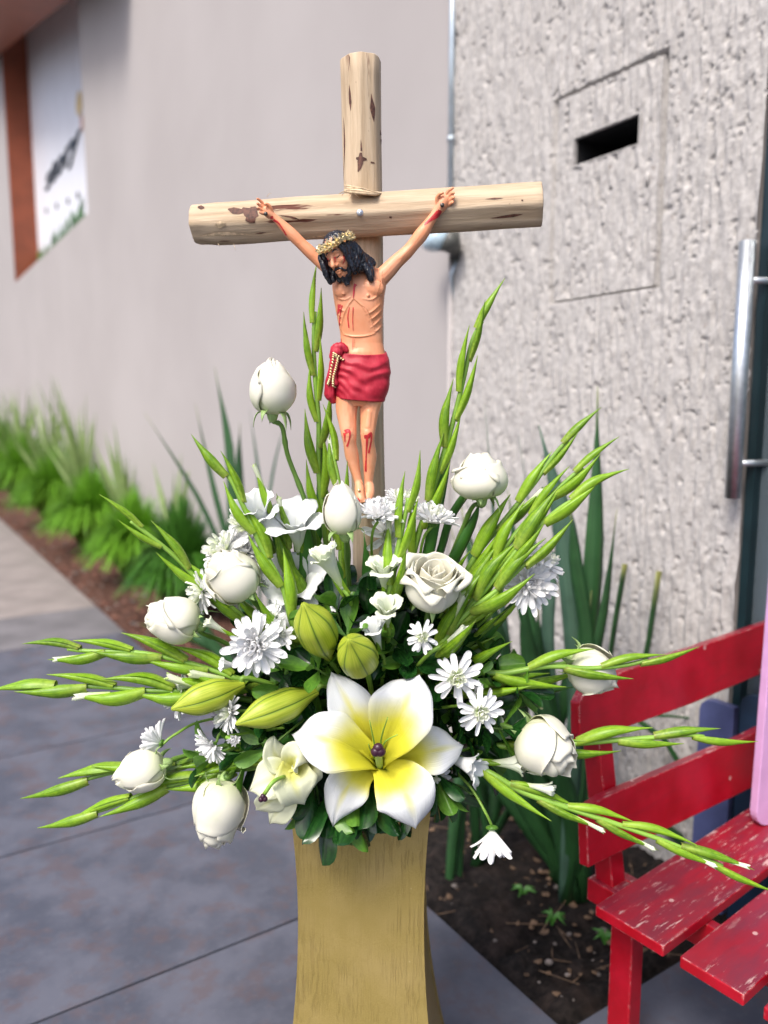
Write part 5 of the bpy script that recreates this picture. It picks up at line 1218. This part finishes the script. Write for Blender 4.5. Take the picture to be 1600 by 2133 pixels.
GL = [
 ('long gladiolus spike reaching to the upper left over the dark grass mound', [(560, 1330), (490, 1272), (420, 1215), (360, 1155), (285, 1095), (222, 1042)], (1.20, 1.16), 118, 78, 7, 1.0, ()),
 ('gladiolus spike leaning left across the chrysanthemums, its tip bent to the left', [(625, 1330), (590, 1225), (545, 1140), (505, 1050), (470, 985), (398, 936)], (1.13, 1.13), 120, 92, 7, 1.1, ()),
 ('gladiolus spike with two pale opening buds at its top, upper left', [(640, 1270), (610, 1180), (585, 1100), (560, 1035), (548, 985)], (1.19, 1.16), 112, 96, 4, 1.1, (2, 3)),
 ('tallest straight gladiolus spike just left of the cross', [(690, 1180), (674, 1080), (664, 980), (664, 880), (656, 780), (654, 680), (664, 570)], (1.235, 1.235), 108, 92, 11, .82, (), ),
 ('short gladiolus spike in front of the cross beside the figurine legs', [(715, 1200), (712, 1110), (706, 1010), (692, 930), (697, 862)], (1.19, 1.20), 118, 92, 5, .85, (3,)),
 ('tall gladiolus spike right of the cross with two tips against the stucco', [(862, 1150), (890, 1060), (920, 960), (946, 870), (968, 780), (990, 695), (1052, 604)], (1.21, 1.20), 118, 92, 9, .92, ()),
 ('short central gladiolus spike in front of the chrysanthemums', [(810, 1260), (822, 1180), (838, 1100), (852, 1030), (856, 958)], (1.11, 1.11), 118, 98, 5, .95, (1,)),
 ('upper of the fanned gladiolus spikes at the right, toward the flax tip', [(930, 1270), (990, 1160), (1050, 1085), (1110, 1010), (1170, 930), (1245, 868)], (1.19, 1.18), 118, 90, 7, 1.0, (3,)),
 ('middle of the fanned gladiolus spikes at the right', [(935, 1300), (1000, 1215), (1060, 1130), (1130, 1050), (1200, 985), (1278, 928)], (1.17, 1.15), 122, 94, 8, 1.0, ()),
 ('lowest of the fanned gladiolus spikes at the right, thick and bright', [(915, 1350), (960, 1290), (1030, 1205), (1100, 1120), (1180, 1050), (1293, 997)], (1.13, 1.11), 128, 104, 7, 1.15, (0,)),
 ('thick gladiolus side shoot under the fanned spikes', [(900, 1370), (960, 1290), (1040, 1225), (1110, 1160), (1182, 1106)], (1.12, 1.11), 124, 110, 5, 1.15, ()),
 ('upper of the two gladiolus spikes lying to the far left', [(530, 1425), (440, 1395), (350, 1370), (270, 1358), (170, 1355), (68, 1338)], (1.17, 1.15), 124, 90, 8, 1.25, (0, 6)),
 ('lower of the two gladiolus spikes lying to the far left, touching the picture edge', [(480, 1452), (380, 1440), (300, 1438), (200, 1430), (100, 1432), (4, 1446)], (1.16, 1.14), 124, 104, 7, 1.28, (0, 3)),
 ('smooth gladiolus spike behind the lower left rose, over the paving', [(520, 1545), (420, 1590), (320, 1590), (230, 1610), (150, 1632), (68, 1660)], (1.19, 1.16), 134, 112, 5, 1.12, ()),
 ('lowest left gladiolus spike with reddish-green tip over the paving', [(560, 1590), (480, 1605), (400, 1625), (310, 1650), (210, 1688), (98, 1714)], (1.16, 1.13), 130, 104, 6, 1.12, ()),
 ('gladiolus spike crossing in front of the right rose toward the top bench rail', [(960, 1405), (1050, 1402), (1140, 1388), (1230, 1392), (1330, 1380), (1430, 1340)], (1.15, 1.13), 124, 104, 6, .92, ()),
 ('shaded gladiolus spike beneath the one crossing the right rose', [(960, 1440), (1040, 1428), (1120, 1415), (1190, 1412)], (1.17, 1.17), 120, 110, 3, .95, ()),
 ('gladiolus spike level across the gap between the two bench rails', [(1060, 1556), (1180, 1550), (1280, 1542), (1380, 1535), (1450, 1532), (1552, 1554)], (1.17, 1.13), 124, 104, 6, .85, ()),
 ('long gladiolus spike with white-tipped buds falling across the bench to the lower right', [(1010, 1605), (1090, 1650), (1190, 1685), (1300, 1722), (1400, 1758), (1500, 1802), (1592, 1850)], (1.13, 1.06), 124, 104, 9, .80, (1, 2, 4, 6, 7)),
 ('short dark gladiolus tip behind the right-hand chrysanthemum', [(900, 1390), (980, 1340), (1040, 1285), (1075, 1240)], (1.21, 1.19), 90, 80, 4, .7, ()),
]
for i, g_ in enumerate(GL): spike(*g_, seed=i, side0=1 if i % 2 else -1)

# sword leaves among the spikes
SW = [([(880, 1200), (905, 1090), (930, 950), (940, 870)], 1.225, 26), ([(905, 1190), (940, 1080), (985, 1010), (1000, 960)], 1.24, 20), ([(660, 1200), (665, 1100), (668, 980), (672, 900)], 1.25, 20), ([(600, 1260), (590, 1160), (560, 1060), (548, 1010)], 1.22, 24),
      ([(620, 1250), (640, 1190), (640, 1120), (628, 1060)], 1.19, 34), ([(880, 1300), (930, 1200), (985, 1090), (1000, 1040)], 1.20, 26), ([(560, 1530), (480, 1570), (400, 1590), (330, 1600)], 1.19, 26), ([(600, 1540), (520, 1580), (450, 1575), (398, 1590)], 1.16, 22),
      ([(1000, 1470), (1080, 1470), (1150, 1440), (1200, 1430)], 1.2, 20), ([(760, 1330), (770, 1250), (765, 1180), (758, 1110)], 1.20, 30), ([(730, 1330), (718, 1230), (700, 1160)], 1.19, 34), ([(790, 1330), (800, 1240), (835, 1170)], 1.2, 26),
      ([(960, 1390), (1010, 1330), (1060, 1270), (1100, 1210)], 1.22, 18), ([(640, 1540), (540, 1590), (430, 1600), (330, 1582)], 1.2, 14)]
SWL = ['sword leaf along the tall right spike', 'narrow sword leaf under the plump right rose', 'sword leaf hugging the tallest left spike', 'sword leaf below the pale opening buds', 'broad sword leaf beside the white gladiolus bloom', 'sword leaf between the open rose and the fanned spikes',
       'sword leaf pointing left toward the wilted rose', 'short sword leaf above the lowest left spike', 'sword leaf level below the crossed rose', 'upright sword leaf at the foot of the cross', 'broad upright sword leaf below the pointed bud', 'sword leaf behind the greenish blooms',
       'thin sword leaf toward the large right chrysanthemum', 'thin sword leaf just above the lowest left spike']
for (pp, Y, wpx), lb in zip(SW, SWL):
    q = [C0] + upts(pp, Y, Y - .01); mb = MB(); strap(mb, q, wpx * .00075, n=16, facing=V(RND.uniform(-.5, .5), 1, 0)); tag(mb.obj('sword_leaf', M_SWORD, solid=.0006), 'long green ' + lb, 'leaf', 'sword leaves of the bouquet')

# ---- small gladiolus blooms
def bloom(label, u, v, Y, wpx, lpx, ax, mat=M_GLAD, flare=1.0, seed=0, roll=0):
    r_ = random.Random(seed + 900); k = unit(u, v, Y); axd = D(*ax); L = lpx * k; Wd = wpx * k / 2; ctr = P(u, v, Y); o = ctr - axd * L * .5
    root = thing('gladiolus_bloom', label, 'gladiolus', frame(o, axd, roll), 'gladiolus blooms of the bouquet')
    for ring in (1, 0):
        for i in range(3):
            phi = 2 * PI * i / 3 + ring * PI / 3 + r_.uniform(-.2, .2); b = MB(); rows = []; f = flare * r_.uniform(.6, 1.25) * (1 if ring else .75); ph = r_.uniform(0, 6); hk = r_.uniform(.86, 1.06); wk = r_.uniform(.9, 1.15)
            for a_ in range(14):
                t = a_ / 13; row = []
                for j in range(13):
                    s = -1 + 2 * j / 12; te = t * (1 - .13 * abs(s) ** 4 * t)
                    rr = Wd * (.12 + .36 * te + f * .52 * te ** 4) * (1 if ring else .82); om = 1.15 * wk * (.80 + .28 * math.sin(PI * t)) * (1 - .12 * t ** 6)
                    rf = 1 + (.05 * math.sin(s * 6 + ph) + .025 * math.sin(s * 13 + ph * 2)) * t ** 4
                    aa = phi + s * om; z = L * hk * (te - f * .14 * te ** 7) + L * .025 * math.sin(s * 11 + ph) * t ** 5
                    row.append(V(rr * rf * math.cos(aa), rr * rf * math.sin(aa), z))
                rows.append(row)
            b.grid(rows); b.obj('petal', mat, root, solid=.0005)
    b = MB(); b.tube([V(0, 0, -.006), V(0, 0, 0), V(0, 0, L * .2)], [.003, Wd * .14, Wd * .17], 10); b.obj('throat', M_FREE, root)
    for k2 in (0, 1):
        o2 = put('bract', BUDS[k2], root, Matrix.Translation((0, 0, -L * .18)) @ Matrix.Rotation(k2 * 2.4 + seed, 4, 'Z') @ Matrix.Translation((0, Wd * .18, 0)) @ Matrix.Scale(L * .62, 4))
    stem_tube(root, to_c(o - axd * .003, axd, .03), .0032, M_STEM); return root
BL = [
 ('greenish-white funnel bloom left of the greenish pair, below the pointed rosebud', 689, 1180, 1.10, 86, 106, (-.42, .85, .35), M_FREE, .8), ('upper of the two greenish ruffled blooms under the chrysanthemums', 800, 1196, 1.10, 74, 92, (-.05, .85, .5), M_FREE, 1.3),
 ('lower of the two greenish ruffled blooms, above the small white one', 806, 1274, 1.08, 68, 88, (-.05, .72, .7), M_FREE, 1.1), ('big white bloom with a cream throat, highest on the left', 540, 1085, 1.17, 118, 140, (-.18, .75, .6), M_GLAD, 1.0),
 ('thin papery white bloom with wide wings, left of the thin rose stem', 618, 1100, 1.17, 122, 112, (-.02, .8, .55), M_GLAD, 1.3), ('small bluish-white ruffled bloom left of the lower greenish one', 783, 1322, 1.09, 66, 74, (-.2, .8, .5), M_GLAD, .9),
 ('large papery white bloom behind the upper lily bud', 620, 1222, 1.19, 150, 132, (-.1, .45, .85), M_GLAD, 1.3), ('little white bloom peeping between round leaves', 716, 1266, 1.15, 62, 62, (-.25, .55, .75), M_GLAD, 1.0),
 ('crumpled white bloom right of the big lily tip', 968, 1592, 1.12, 76, 94, (.85, -.28, .4), M_GLAD, .9), ('white trumpet bloom pointing right under the rounded rose', 1060, 1590, 1.13, 60, 92, (.95, .05, .3), M_FREE, .8),
 ('narrow white half-open bloom on the falling spike', 1125, 1640, 1.11, 40, 74, (.95, -.1, .25), M_FREE, .6), ('narrow greenish bloom bud beside the fanned spikes', 955, 1262, 1.14, 36, 66, (.3, .9, .2), M_FREE, .7),
 ('short greenish bloom bud low at the base of the fanned spikes', 948, 1325, 1.09, 34, 70, (.75, .6, .3), M_FREE, .4), ('small white bloom end between the lily bud and the left spikes', 405, 1425, 1.16, 44, 80, (-.95, .1, .2), M_FREE, .6),
 ('tiny white bloom left of the biggest chrysanthemum base', 478, 1385, 1.13, 36, 52, (-.8, .2, .5), M_GLAD, .9), ('thin white bloom tip beside the upper left rose stem', 455, 1308, 1.15, 34, 64, (-.75, .5, .3), M_FREE, .6),
]
for i, (lb, u, v, Y, w_, l_, ax, m_, fl2) in enumerate(BL): bloom(lb, u, v, Y, w_, l_, ax, m_, fl2, seed=i, roll=i * 1.7)

# ---- lilies
def lpetal(root, p0, p1, p2, wm, mat, cup=.30, recurve=.25, roll=0.0, inv_=None, ruf=.02, seed=0, wexp=.62):  # one lily petal
    b = MB(); rows = []; N_ = 22; q = random.Random(seed); ph = q.uniform(0, 6)
    pts = [p0 * (1 - t) ** 2 + p1 * 2 * t * (1 - t) + p2 * t * t for t in [i / (N_ - 1) for i in range(N_)]]
    for i, p in enumerate(pts):
        t = i / (N_ - 1); T = (pts[min(i + 1, N_ - 1)] - pts[max(i - 1, 0)]).normalized(); vd = (p - CAM).normalized()
        sd = T.cross(vd).normalized(); nn = -(T.cross(sd)).normalized()
        if nn.dot(vd) > 0: nn = -nn
        sd = (Matrix.Rotation(roll * (1 - t * .5), 3, T) @ sd); nn = (Matrix.Rotation(roll * (1 - t * .5), 3, T) @ nn)
        w_ = wm * .5 * (.22 + .78 * sst(t, -.05, .54)) * max(0.0, 1 - max(0.0, (t - .44) / .56) ** 1.8) ** .78 * (1 + .02 * math.sin(t * 23 + ph))
        row = []
        for j in range(13):
            s = -1 + 2 * j / 12; c = cup * (1 - 1.0 * t) - recurve * .6 * sst(t, .45, 1.0)
            off_ = c * wm * .5 * s * s + wm * ruf * math.sin(s * 2 + t * 9 + ph) * abs(s) * 1.5 - wm * .045 * math.exp(-(s / .12) ** 2) * (1 - .5 * t)
            row.append(p + sd * w_ * s + nn * off_)
        rows.append(row)
    b.grid(rows); o = b.obj('petal', mat, root, solid=.0009); o.matrix_basis = inv_; return o
o = P(790, 1592, 1.125); lily = thing('lily', 'large open lily, white with a bright yellow heart, in front of the pedestal top', 'lily', o); il = lily.matrix_basis.inverted()
for i, (mid, mY, tip, tY, wpx, rl) in enumerate((((738, 1486), 1.055, (690, 1400), 1.095, 118, .15), ((912, 1560), 1.05, (966, 1552), 1.125, 116, -.15), ((714, 1612), 1.055, (694, 1722), 1.09, 112, -.1),
                                                ((838, 1478), 1.02, (874, 1404), 1.08, 168, -.15), ((858, 1640), 1.015, (866, 1728), 1.05, 160, .1), ((690, 1532), 1.02, (608, 1530), 1.075, 152, .1))):
    lpetal(lily, P(790 + (tip[0] - 790) * .06, 1588 + (tip[1] - 1588) * .06, 1.115 if i < 3 else 1.105), P(*mid, mY), P(*tip, tY), wpx * (.00062 if i < 3 else .00058), M_LILY, inv_=il, roll=rl, seed=i, ruf=.032, cup=.36 if i > 2 else .30, recurve=.30, wexp=.78)
b = MB(); b.tube(bez([P(792, 1600, 1.12), P(790, 1585, 1.08), P(788, 1566, 1.045)], 8), [.0062, .0052, .0058, .0056, .0052, .005, .005, .0055], 10); b.obj('pistil', M_SEPAL, lily).matrix_basis = il
st = P(788, 1563, 1.040); b = MB()
for k in range(3): a = k * 2 * PI / 3 + PI / 6 + PI; b.ball(Matrix.Translation(st + D(math.cos(a), math.sin(a), .2) * .0036), .0080, .0066, .0074, 14, 9)
b.obj('stigma', M_STIG, lily).matrix_basis = il
for pp in ([(786, 1580), (778, 1540), (770, 1500)], [(790, 1580), (795, 1535), (808, 1494)], [(796, 1582), (800, 1548), (828, 1530)], [(784, 1584), (772, 1562), (768, 1550)]):
    b = MB(); b.tube(bez([P(u, v, Y) for (u, v), Y in zip(pp, (1.10, 1.055, 1.03))], 8), [.0022, .0018, .0016, .0014, .0013, .0011, .0009, .0006], 6); b.obj('filament', M_STEM, lily).matrix_basis = il
stem_tube(lily, [o + V(0, .005, 0), o + V(0, .04, 0), C0], .006)
o = P(622, 1600, 1.10); l2 = thing('lily', 'half-open cream lily with twisted petals and a dark stigma, left of the big lily', 'lily', o); il = l2.matrix_basis.inverted()
for i, (mid, mY, tip, tY, wpx, rl, bs) in enumerate((((556, 1590), 1.06, (572, 1534), 1.075, 66, .5, (622, 1600)), ((604, 1555), 1.04, (640, 1588), 1.06, 62, -.5, (610, 1610)), ((560, 1620), 1.03, (520, 1648), 1.06, 84, .3, (625, 1605)),
                                                    ((580, 1680), 1.05, (562, 1716), 1.09, 76, .4, (628, 1610)), ((610, 1640), 1.02, (634, 1676), 1.06, 96, -.3, (606, 1590)), ((560, 1675), 1.05, (532, 1688), 1.09, 60, -.6, (615, 1620)), ((640, 1620), 1.05, (655, 1640), 1.09, 60, .2, (640, 1595)))):
    lpetal(l2, P(*bs, 1.095), P(*mid, mY), P(*tip, tY), wpx * .00072, M_LILY2, inv_=il, roll=rl, seed=20 + i, cup=.55, recurve=.35, ruf=.035)
b = MB(); b.tube(bez([P(655, 1590, 1.13), P(630, 1600, 1.10), P(605, 1606, 1.08)], 8), [.006, .011, .015, .017, .017, .016, .014, .01], 12); b.obj('tube', M_LILY2, l2).matrix_basis = il
b = MB(); b.tube(bez([P(592, 1618, 1.05), P(570, 1628, 1.025), P(550, 1655, 1.02)], 8), .0030, 8); b.obj('pistil', M_STEM, l2).matrix_basis = il
b = MB(); [b.ball(Matrix.Translation(P(548 + dx, 1663 + dy, 1.018)), .0042, .0042, .0042, 9, 6) for dx, dy in ((-4, 2), (4, 1), (0, -4))]; b.obj('stigma', M_STIG, l2).matrix_basis = il
stem_tube(l2, [P(655, 1592, 1.13), P(700, 1560, 1.17), C0], .005)
def lbud(label, tip, base, Yt, Yb, wpx, seed, blunt=1.0):
    a, c = P(*base, Yb), P(*tip, Yt); L = (c - a).length; wm = wpx * unit(*base, Yb) / 2; b = MB(); rows = []
    for i in range(22):
        t = i / 21; w_ = wm * (.24 + .76 * sst(t, -.05, .42)) * (1 - sst(t, .55, 1.06) ** 1.5 * .93 * blunt); row = []
        for j in range(48):
            th = 2 * PI * j / 48; q = 1 + .04 * math.cos(3 * th * 1.0) - .05 * math.exp(-((math.sin(3 * th)) / .2) ** 2); row.append(V(w_ * q * math.cos(th), w_ * q * math.sin(th), t * L))
        rows.append(row)
    # closing row
    rows.append([V(p.x * .12, p.y * .12, L * 1.012) for p in rows[-1]])
    b.grid(rows, wrap=True); M = frame(a, c - a, seed * 1.1); root = thing('lily_bud', label, 'lily bud', M, 'closed lily buds of the bouquet')
    b.obj('bud', M_LBUD, root); ax = (c - a).normalized(); stem_tube(root, [a + ax * .004, a - ax * .02, C0], .0042); return root
lbud('upright closed green lily bud above the leaves, tilted to the upper left', (632, 1258), (686, 1368), 1.03, 1.10, 80, 1)
lbud('shortest closed lily bud pointing toward the viewer above the open lily', (727, 1334), (762, 1398), 1.00, 1.09, 78, 2)
lbud('left closed lily bud lying flat, its tip over the paving', (358, 1477), (508, 1425), 1.09, 1.14, 64, 3)
lbud('pale yellow lily bud with a browned tip, left of the open lily', (492, 1508), (660, 1440), 1.04, 1.11, 66, 5)

# ---- broad glossy foliage
def bleaf(nm, k):
    b = MB(); rows = []; q = random.Random(k); bend = q.uniform(-.25, .35)
    for i in range(10):
        t = (0, .15, .32, .48, .62, .74, .84, .92, .975, 1.0)[i]; w_ = .22 * (.10 + .90 * sst(t, .03, .62)) * (math.sqrt(max(0, 1 - ((t - .68) / .32) ** 2)) if t > .68 else 1) + .002
        rows.append([V(w_ * s, .03 * math.sin(t * 8 + k) * abs(s), t) + V(0, bend * t * t * .6 + .25 * w_ * s * s * 2, 0) for s in (-1, -.6, -.12, 0, .12, .6, 1)])
        rows[-1][3].y -= .006
    b.grid(rows); return b.mesh(nm, [M_LEAF, M_LEAF, M_LEAF, M_LEAF2][k % 4])
LV = [bleaf('leaf', k) for k in range(8)]
spots = []
rs = random.Random(5)
for i in range(90):
    for tr in range(40):
        u = rs.uniform(470, 1040); v = rs.uniform(1230, 1660)
        e = ((u - 770) / 275) ** 2 + ((v - 1450) / 225) ** 2
        if e > 1 or ((u - 790) / 150) ** 2 + ((v - 1570) / 140) ** 2 < 1: continue
        if all((u - a) ** 2 + (v - c) ** 2 > 40 ** 2 for a, c, *_ in spots): break
    else: continue
    spots.append((u, v, (1.10 + .11 * e + rs.uniform(-.015, .03)) if ((u - 790) / 230) ** 2 + ((v - 1570) / 200) ** 2 > 1 else 1.185, e))
def where(u, v):
    lr = 'left' if u < 700 else ('right' if u > 860 else 'middle'); tb = 'top' if v < 1360 else ('bottom' if v > 1530 else 'centre'); return lr, tb
near = [('the biggest chrysanthemum', 534, 1343), ('the upright lily bud', 655, 1310), ('the shortest lily bud', 745, 1365), ('the lower greenish bloom', 806, 1274), ('the open rose', 903, 1207), ('the small greenish-centred chrysanthemum', 880, 1327), ('the chrysanthemum with one long petal', 950, 1412),
        ('the green-eyed chrysanthemum', 1000, 1482), ('the crumpled bloom', 968, 1592), ('the open lily', 790, 1560), ('the half-open lily', 590, 1620), ('the browned lily bud', 575, 1470), ('the left flat lily bud', 430, 1450), ('the peeping bloom', 716, 1266), ('the upper left rose', 482, 1197), ('the lowest rose', 455, 1693), ('the rounded right rose', 1140, 1558)]
used = {}
def leaf_label(u, v, pre='glossy leaf sprig'):
    d = sorted(near, key=lambda q: (q[1] - u) ** 2 + (q[2] - v) ** 2)
    for a in d[:6]:
        ang = math.degrees(math.atan2(a[2] - v, u - a[1])) % 360
        dn = ['right of', 'up-right of', 'above', 'up-left of', 'left of', 'down-left of', 'below', 'down-right of'][int((ang + 22.5) // 45) % 8]
        lb = f'{pre} {dn} {a[0]}'
        if lb not in used: used[lb] = 1; return lb
    
    for a in d[6:]:
        lb = f'{pre} a little way from {a[0]}'
        if lb not in used: used[lb] = 1; return lb
    return pre
def sprig(u, v, Y, ax, n, Lp, label, light=.25, seed=0, spread=(35, 85)):
    r_ = random.Random(seed + 3000); o = P(u, v, Y); axd = D(*ax); k = unit(u, v, Y); root = thing('leaf_sprig', label, 'foliage', frame(o, axd, r_.uniform(0, 6)), 'leaf sprigs of the bouquet')
    for i in range(n):
        a = i * 2.4 + r_.uniform(-.3, .3); el = math.radians(lerp(spread[1], spread[0], i / n) + r_.uniform(-10, 10)); L = Lp * k * r_.uniform(.8, 1.2)
        M = Matrix.Rotation(a, 4, 'Z') @ Matrix.Translation((0, 0, -.018 + .018 * i / n)) @ Matrix.Rotation(el, 4, 'X') @ Matrix.Rotation(r_.uniform(-.4, .4), 4, 'Z') @ Matrix.Scale(L, 4)
        kk = r_.choice((3, 7)) if r_.random() < light else r_.choice((0, 1, 2, 4, 5, 6)); put('leaf', LV[kk], root, M)
    b = MB(); b.tube([V(0, 0, .002), V(0, 0, -.03), (frame(o, axd).inverted() @ C0) * .35], .0018, 6); b.obj('stem', M_RSTEM, root); return root
for i, (u, v, Y, e) in enumerate(spots[:78]):
    sprig(u, v, Y, ((u - 780) / 200, (1470 - v) / 200, .9 + .5 * (1 - e)), 8, 80, leaf_label(u, v), light=.22, seed=i)
for i, (u, v, ax, Y, L, lb) in enumerate(((650, 1640, (-.35, -.9, .3), 1.125, 84, 'sprig hanging over the left corner of the pedestal'), (690, 1660, (-.1, -1, .35), 1.135, 92, 'sprig hanging below the lower left lily petal'), (735, 1655, (.05, -1, .3), 1.135, 92, 'sprig hanging over the middle of the pedestal front'),
                                          (775, 1640, (.1, -1, .3), 1.135, 84, 'narrow sprig hanging between the two lower lily petals'), (845, 1660, (.1, -1, .2), 1.135, 60, 'sprig mostly hidden behind the lower right lily petal'), (915, 1625, (.45, -.85, .2), 1.12, 76, 'broad sprig over the right corner of the pedestal'),
                                          (700, 1265, (-.2, .9, .4), 1.12, 76, 'pair of round light leaves left of the peeping bloom'), (725, 1320, (.1, .9, .5), 1.10, 64, 'light round leaves above the shortest lily bud'), (655, 1390, (-.5, .5, .7), 1.08, 62, 'light leaves under the upright lily bud'),
                                          (1000, 1405, (.6, .5, .6), 1.12, 40, 'small light leaves behind the chrysanthemum with one long petal'), (1090, 1440, (.9, .0, .5), 1.15, 60, 'dark leaves reaching toward the crossed rose'), (1060, 1520, (.9, .0, .4), 1.15, 56, 'leaves tucked left of the rounded right rose'),
                                          (500, 1570, (-.9, -.3, .4), 1.14, 60, 'leaves reaching left above the lowest rose'), (430, 1580, (-.9, -.2, .3), 1.15, 58, 'narrow leaves between the two low left roses'), (560, 1560, (-.6, -.4, .6), 1.12, 56, 'leaves above the half-open lily'))):
    sprig(u, v, Y, ax, 9 if i < 6 else 5, L * 1.25, lb, light=.45 if i < 6 else .7, seed=200 + i, spread=(12, 48) if i < 6 else (25, 70))
# dense inner greenery
b = MB(); ri = random.Random(8)
for i in range(1500):
    while True:
        x, y, z = ri.uniform(-1, 1), ri.uniform(-1, 1), ri.uniform(-1, 1)
        if x * x + y * y + z * z < 1: break
    p = P(775, 1435, 1.26) + V(x * .175, y * .075 + .02, z * .135); d = V(x + ri.uniform(-.5, .5), y - .4 + ri.uniform(-.5, .5), z + ri.uniform(-.4, .6)).normalized(); L = ri.uniform(.03, .05)
    if z < -.15 and y < .1: continue
    M = frame(p, d, ri.uniform(0, 6), L); me = LV[0]; vs_ = [M @ vt.co for vt in me.vertices]; b.grid([vs_[q * 7:q * 7 + 7] for q in range(0, 10, 3)])
tag(b.obj('inner_greenery', M_LEAF), kind='stuff')
